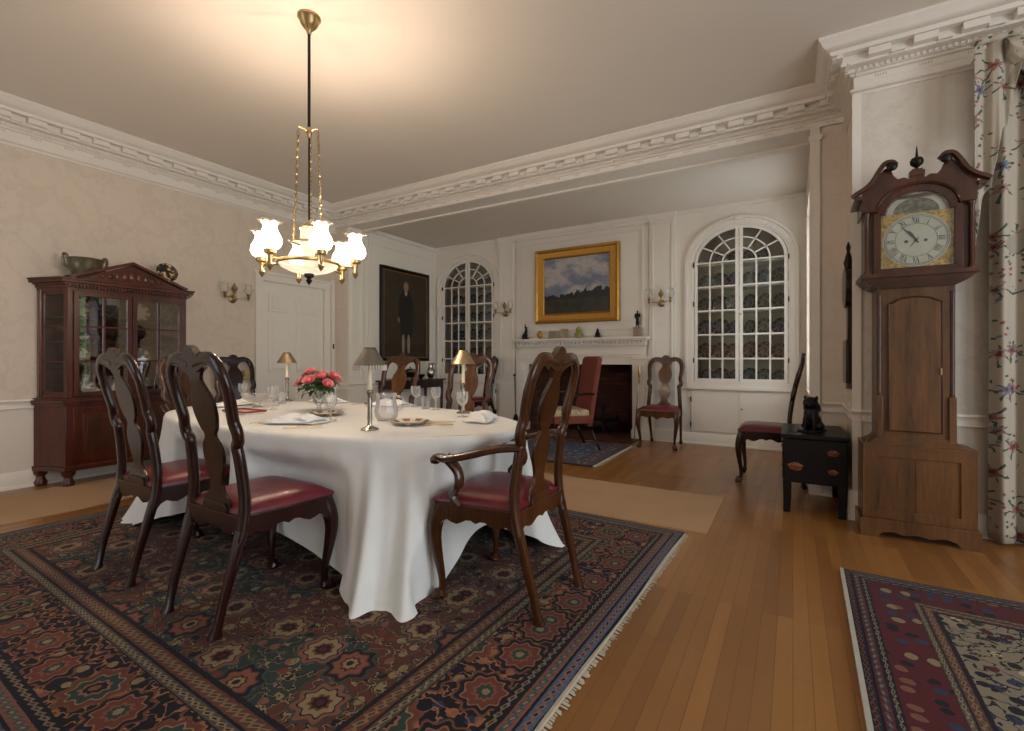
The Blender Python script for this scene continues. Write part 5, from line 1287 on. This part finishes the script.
build(MB().py([(dc + .108 * cos(pi * k / 20), dz1 + .004 + .086 * sin(pi * k / 20)) for k in range(21)], DY - .003, DY), 'painted_arch', 'arch', dl, **W)
# ------------------------------------------------------------------ curtain
def pleated(x0, x1, y, z0f, z1, amp, wl, seedv, gather=None, nz=40, n=160):
    vs = []; R = random.Random(seedv); ph = R.random() * 6
    for j in range(nz + 1):
        for i in range(n + 1):
            u = i / n; z0 = z0f(u); t = j / nz; z = z1 + (z0 - z1) * t
            x = x0 + (x1 - x0) * u
            if gather: x = gather(x, t)
            w = amp * (sin(2 * pi * (x0 + (x1 - x0) * u) / wl + ph + .35 * sin(t * 3)) + .25 * sin(4.3 * pi * u * (x1 - x0) / wl + t))
            vs.append((x, y + w * (.6 + .4 * t), z))
    return MB().add(vs, [(j * (n + 1) + i, j * (n + 1) + i + 1, (j + 1) * (n + 1) + i + 1, (j + 1) * (n + 1) + i) for j in range(nz) for i in range(n)])
r = thing('window_curtain', 'full-length flowered chintz curtain at the right edge beside the tall clock', 'curtain', (1.2, 3.84, 0))
o = build(pleated(1.0, 1.42, 3.835, lambda u: .02, 2.93, .04, .135, 2), 'panel', 'chintz', r, ang=180, world=True); sd = o.modifiers.new('s', 'SOLIDIFY'); sd.thickness = .004
r = thing('curtain_valance', 'draped chintz valance with a cascading jabot over the flowered curtain', 'valance', (1.2, 3.75, 2.9))
o = build(pleated(.905, 1.115, 3.745, lambda u: 1.72 + 1.0 * max(0, u * 1.0) ** 1.0 + .10 * abs(sin(u * 9)), 2.91, .022, .09, 5), 'jabot', 'chintz', r, ang=180, world=True); sd = o.modifiers.new('s', 'SOLIDIFY'); sd.thickness = .004
vs = []; n, nz = 80, 26
for j in range(nz + 1):
    for i in range(n + 1):
        u, t = i / n, j / nz; x = 1.04 + 1.7 * u; sag = sin(pi * u) ** .7
        z = 2.90 - t * (.10 + .45 * sag) - .0; y = 3.74 - .05 * sin(t * pi) - .018 * sin(t * 26) * sag
        vs.append((x, y, z))
o = build(MB().add(vs, [(j * (n + 1) + i, j * (n + 1) + i + 1, (j + 1) * (n + 1) + i + 1, (j + 1) * (n + 1) + i) for j in range(nz) for i in range(n)]), 'swag', 'chintz', r, ang=180, world=True); sd = o.modifiers.new('s', 'SOLIDIFY'); sd.thickness = .004
m = MB(); R = random.Random(4)
for k in range(26): x = .93 + 1.85 * k / 25; m.ball((x, 3.745 + R.uniform(-.012, .012), 2.925 + R.uniform(-.012, .012)), (.045, .03, .026), 10, 6)
build(m, 'ruffle', 'chintz', r, world=True, remesh=.012); build(MB().box(.93, 2.85, 3.76, CY, 2.88, 2.9), 'board', 'white', r, world=True)
# ------------------------------------------------------------------ chandelier
HX_, HYY = -2.578, 1.891
r = thing('chandelier', 'six-light brass chandelier with frilled glass shades and glass bowl over the table', 'chandelier', (HX_, HYY, 0))
build(MB().lathe([(0, H), (.068, H), (.068, H - .012), (.06, H - .02), (.05, H - .05), (.035, H - .07), (.018, H - .085), (.012, H - .11), (0, H - .11)], 28), 'canopy', 'brass', r)
build(MB().lathe([(.009, 2.48), (.009, H - .09)], 12).lathe([(.006, 1.9), (.006, 2.5)], 10), 'rod', 'bronze', r)
m = MB().lathe([(.008, 2.45), (.016, 2.47), (.02, 2.485), (.012, 2.505), (.008, 2.52)], 14)
ch_ang = [radians(a) for a in (0, 120, 240)]; base_a = atan2(-HYY, -HX_)   # towards the camera
for a in ch_ang: aa = base_a + a + .9; m.sweep([(0, 0, 2.485), (.03 * cos(aa), .03 * sin(aa), 2.50), (.065 * cos(aa), .065 * sin(aa), 2.50), (.065 * cos(aa), .065 * sin(aa), 2.47)], .005, 6)
build(m, 'yoke', 'brass', r)
for a in ch_ang:
    aa = base_a + a + .9; m = MB(); n = 26
    p0 = Vector((.065 * cos(aa), .065 * sin(aa), 2.47)); p1 = Vector((.092 * cos(aa), .092 * sin(aa), 1.80))
    for k in range(n):
        c = p0.lerp(p1, (k + .5) / n); d = (p1 - p0).normalized(); sd_ = Vector((-sin(aa), cos(aa), 0)) if k % 2 else d.cross(Vector((-sin(aa), cos(aa), 0)))
        pts = [c + d * .019 * cos(t) + sd_ * .007 * sin(t) for t in [2 * pi * q / 8 for q in range(8)]]
        m.sweep(pts, .0028, 5, closed=True)
    build(m, 'chain', 'brass', r)
# ring, bowl, centre
ring = [(.178 * cos(2 * pi * k / 48), .178 * sin(2 * pi * k / 48), 1.672) for k in range(48)]
build(MB().sweep(ring, (.010, .012), 8, closed=True), 'ring', 'brass', r)
build(MB().lathe([(.172, 1.668), (.16, 1.648), (.12, 1.628), (.07, 1.613), (.0, 1.608)], 36, cap=False), 'glass_bowl', 'bowl', r)
build(MB().lathe([(.001, 1.54), (.012, 1.555), (.019, 1.57), (.012, 1.58), (.03, 1.595), (.028, 1.61), (.01, 1.618)], 16), 'finial', 'bronze', r)
build(MB().lathe([(.03, 1.66), (.034, 1.74), (.05, 1.78), (.052, 1.83), (.05, 1.87), (.04, 1.89)], 24), 'centre_vase', glow('warm_glass', (1, .8, .5), .9, .1), r)
m = MB().lathe([(.053, 1.885), (.055, 1.893), (.03, 1.91), (.01, 1.93)], 24).lathe([(.094, 1.795), (.098, 1.80), (.094, 1.805), (.05, 1.80)], 32, cap=False)
build(m, 'centre_cap', 'brass', r)
fa = base_a
for k in range(6):
    # angle measured from the camera direction, to the picture's left first
    ph = radians(-47 + 60 * k); aa = fa - ph * -1.0
    c = Vector((cos(aa), sin(aa), 0)); RR = .278; DZ = -.072
    arm = build(MB().sweep([c * .17 + Vector((0, 0, 1.672)), c * .23 + Vector((0, 0, 1.662)), c * (RR - .01) + Vector((0, 0, 1.66))], (.008, .008), 8), 'arm', 'brass', r)
    cx_, cy_ = c.x * RR, c.y * RR
    build(MB().lathe([(.001, 1.655), (.014, 1.675), (.018, 1.69), (.012, 1.70), (.014, 1.73), (.016, 1.745), (.032, 1.755), (.034, 1.775), (.03, 1.78)], 16, (cx_, cy_, DZ)), 'cup', 'brass', arm)
    build(MB().lathe([(.03, 1.775), (.052, 1.79), (.064, 1.815), (.06, 1.845), (.042, 1.88), (.036, 1.90), (.038, 1.915)], 26, (cx_, cy_, DZ), cap=False), 'shade', 'shade', arm)
    build(MB().lathe([(.038, 1.915), (.045, 1.93), (.066, 1.934)], 48, (cx_, cy_, DZ), lambda rr, z, a: (rr * (1 + (.06 * cos(6 * a)) * (z - 1.915) / .02), z + .006 * cos(6 * a) * (z - 1.915) / .02), cap=False), 'frill', 'frill', arm)
    L_ = bpy.data.lights.new('lamp_bulb', 'POINT'); L_.energy = 11; L_.color = (1, .77, .58); L_.shadow_soft_size = .02
    lo = bpy.data.objects.new('lamp_bulb', L_); COL.objects.link(lo); lo.location = (HX_ + cx_, HYY + cy_, 1.79)
# ------------------------------------------------------------------ daylight at the windows
def area(name, loc, rot, sx, sy, e, col):
    L_ = bpy.data.lights.new(name, 'AREA'); L_.shape = 'RECTANGLE'; L_.size = sx; L_.size_y = sy; L_.energy = e; L_.color = col
    o = bpy.data.objects.new(name, L_); COL.objects.link(o); o.location = loc; o.rotation_euler = rot
DAY = (.86, .93, 1)
for a, b in RW: area('daylight', (RX + .02, (a + b) / 2, 1.57), (0, pi / 2, 0), 2.3, b - a, 46 if a > 0 else 24, DAY)
area('daylight', (AR + .22, 5.65, 1.7), (0, pi / 2, 0), 1.9, 1.0, 13, DAY)
area('daylight', ((BW[0] + BW[1]) / 2, BY - .02, 1.57), (-pi / 2 + pi, 0, 0), BW[1] - BW[0], 2.3, 14, DAY)
L_ = bpy.data.lights.new('sun', 'SUN'); L_.energy = 16; L_.angle = .01; L_.color = (1, .95, .85)
o = bpy.data.objects.new('sun', L_); COL.objects.link(o); o.rotation_euler = Vector((-.8, -.02, .6)).to_track_quat('Z', 'Y').to_euler()
w = bpy.data.worlds.new('sky'); SC.world = w; w.use_nodes = True; nt = w.node_tree; nt.nodes.clear()
sk = nt.nodes.new('ShaderNodeTexSky'); sk.sky_type = 'HOSEK_WILKIE'; bg = nt.nodes.new('ShaderNodeBackground'); ou = nt.nodes.new('ShaderNodeOutputWorld')
sk.sun_direction = Vector((.3, -.5, .8)).normalized(); sk.turbidity = 4; bg.inputs[1].default_value = 1.6
nt.links.new(sk.outputs[0], bg.inputs[0]); nt.links.new(bg.outputs[0], ou.inputs[0])
# ------------------------------------------------------------------ camera
cam = bpy.data.cameras.new('camera'); co = bpy.data.objects.new('camera', cam); COL.objects.link(co)
cam.sensor_width = 36; cam.lens = 475 / 1024 * 36; cam.shift_y = -6 / 1024; cam.clip_start = .05
co.location = (0, 0, 1.08); co.rotation_euler = (pi / 2, 0, math.atan(281 / 475))
SC.camera = co
SC.view_settings.view_transform = 'Standard'; SC.view_settings.look = 'None'; SC.view_settings.exposure = .78; SC.view_settings.gamma = 1
SC.view_settings.use_curve_mapping = False
SC.cycles.max_bounces = 8; SC.cycles.transparent_max_bounces = 24; SC.cycles.sample_clamp_indirect = 4; SC.cycles.use_denoising = True
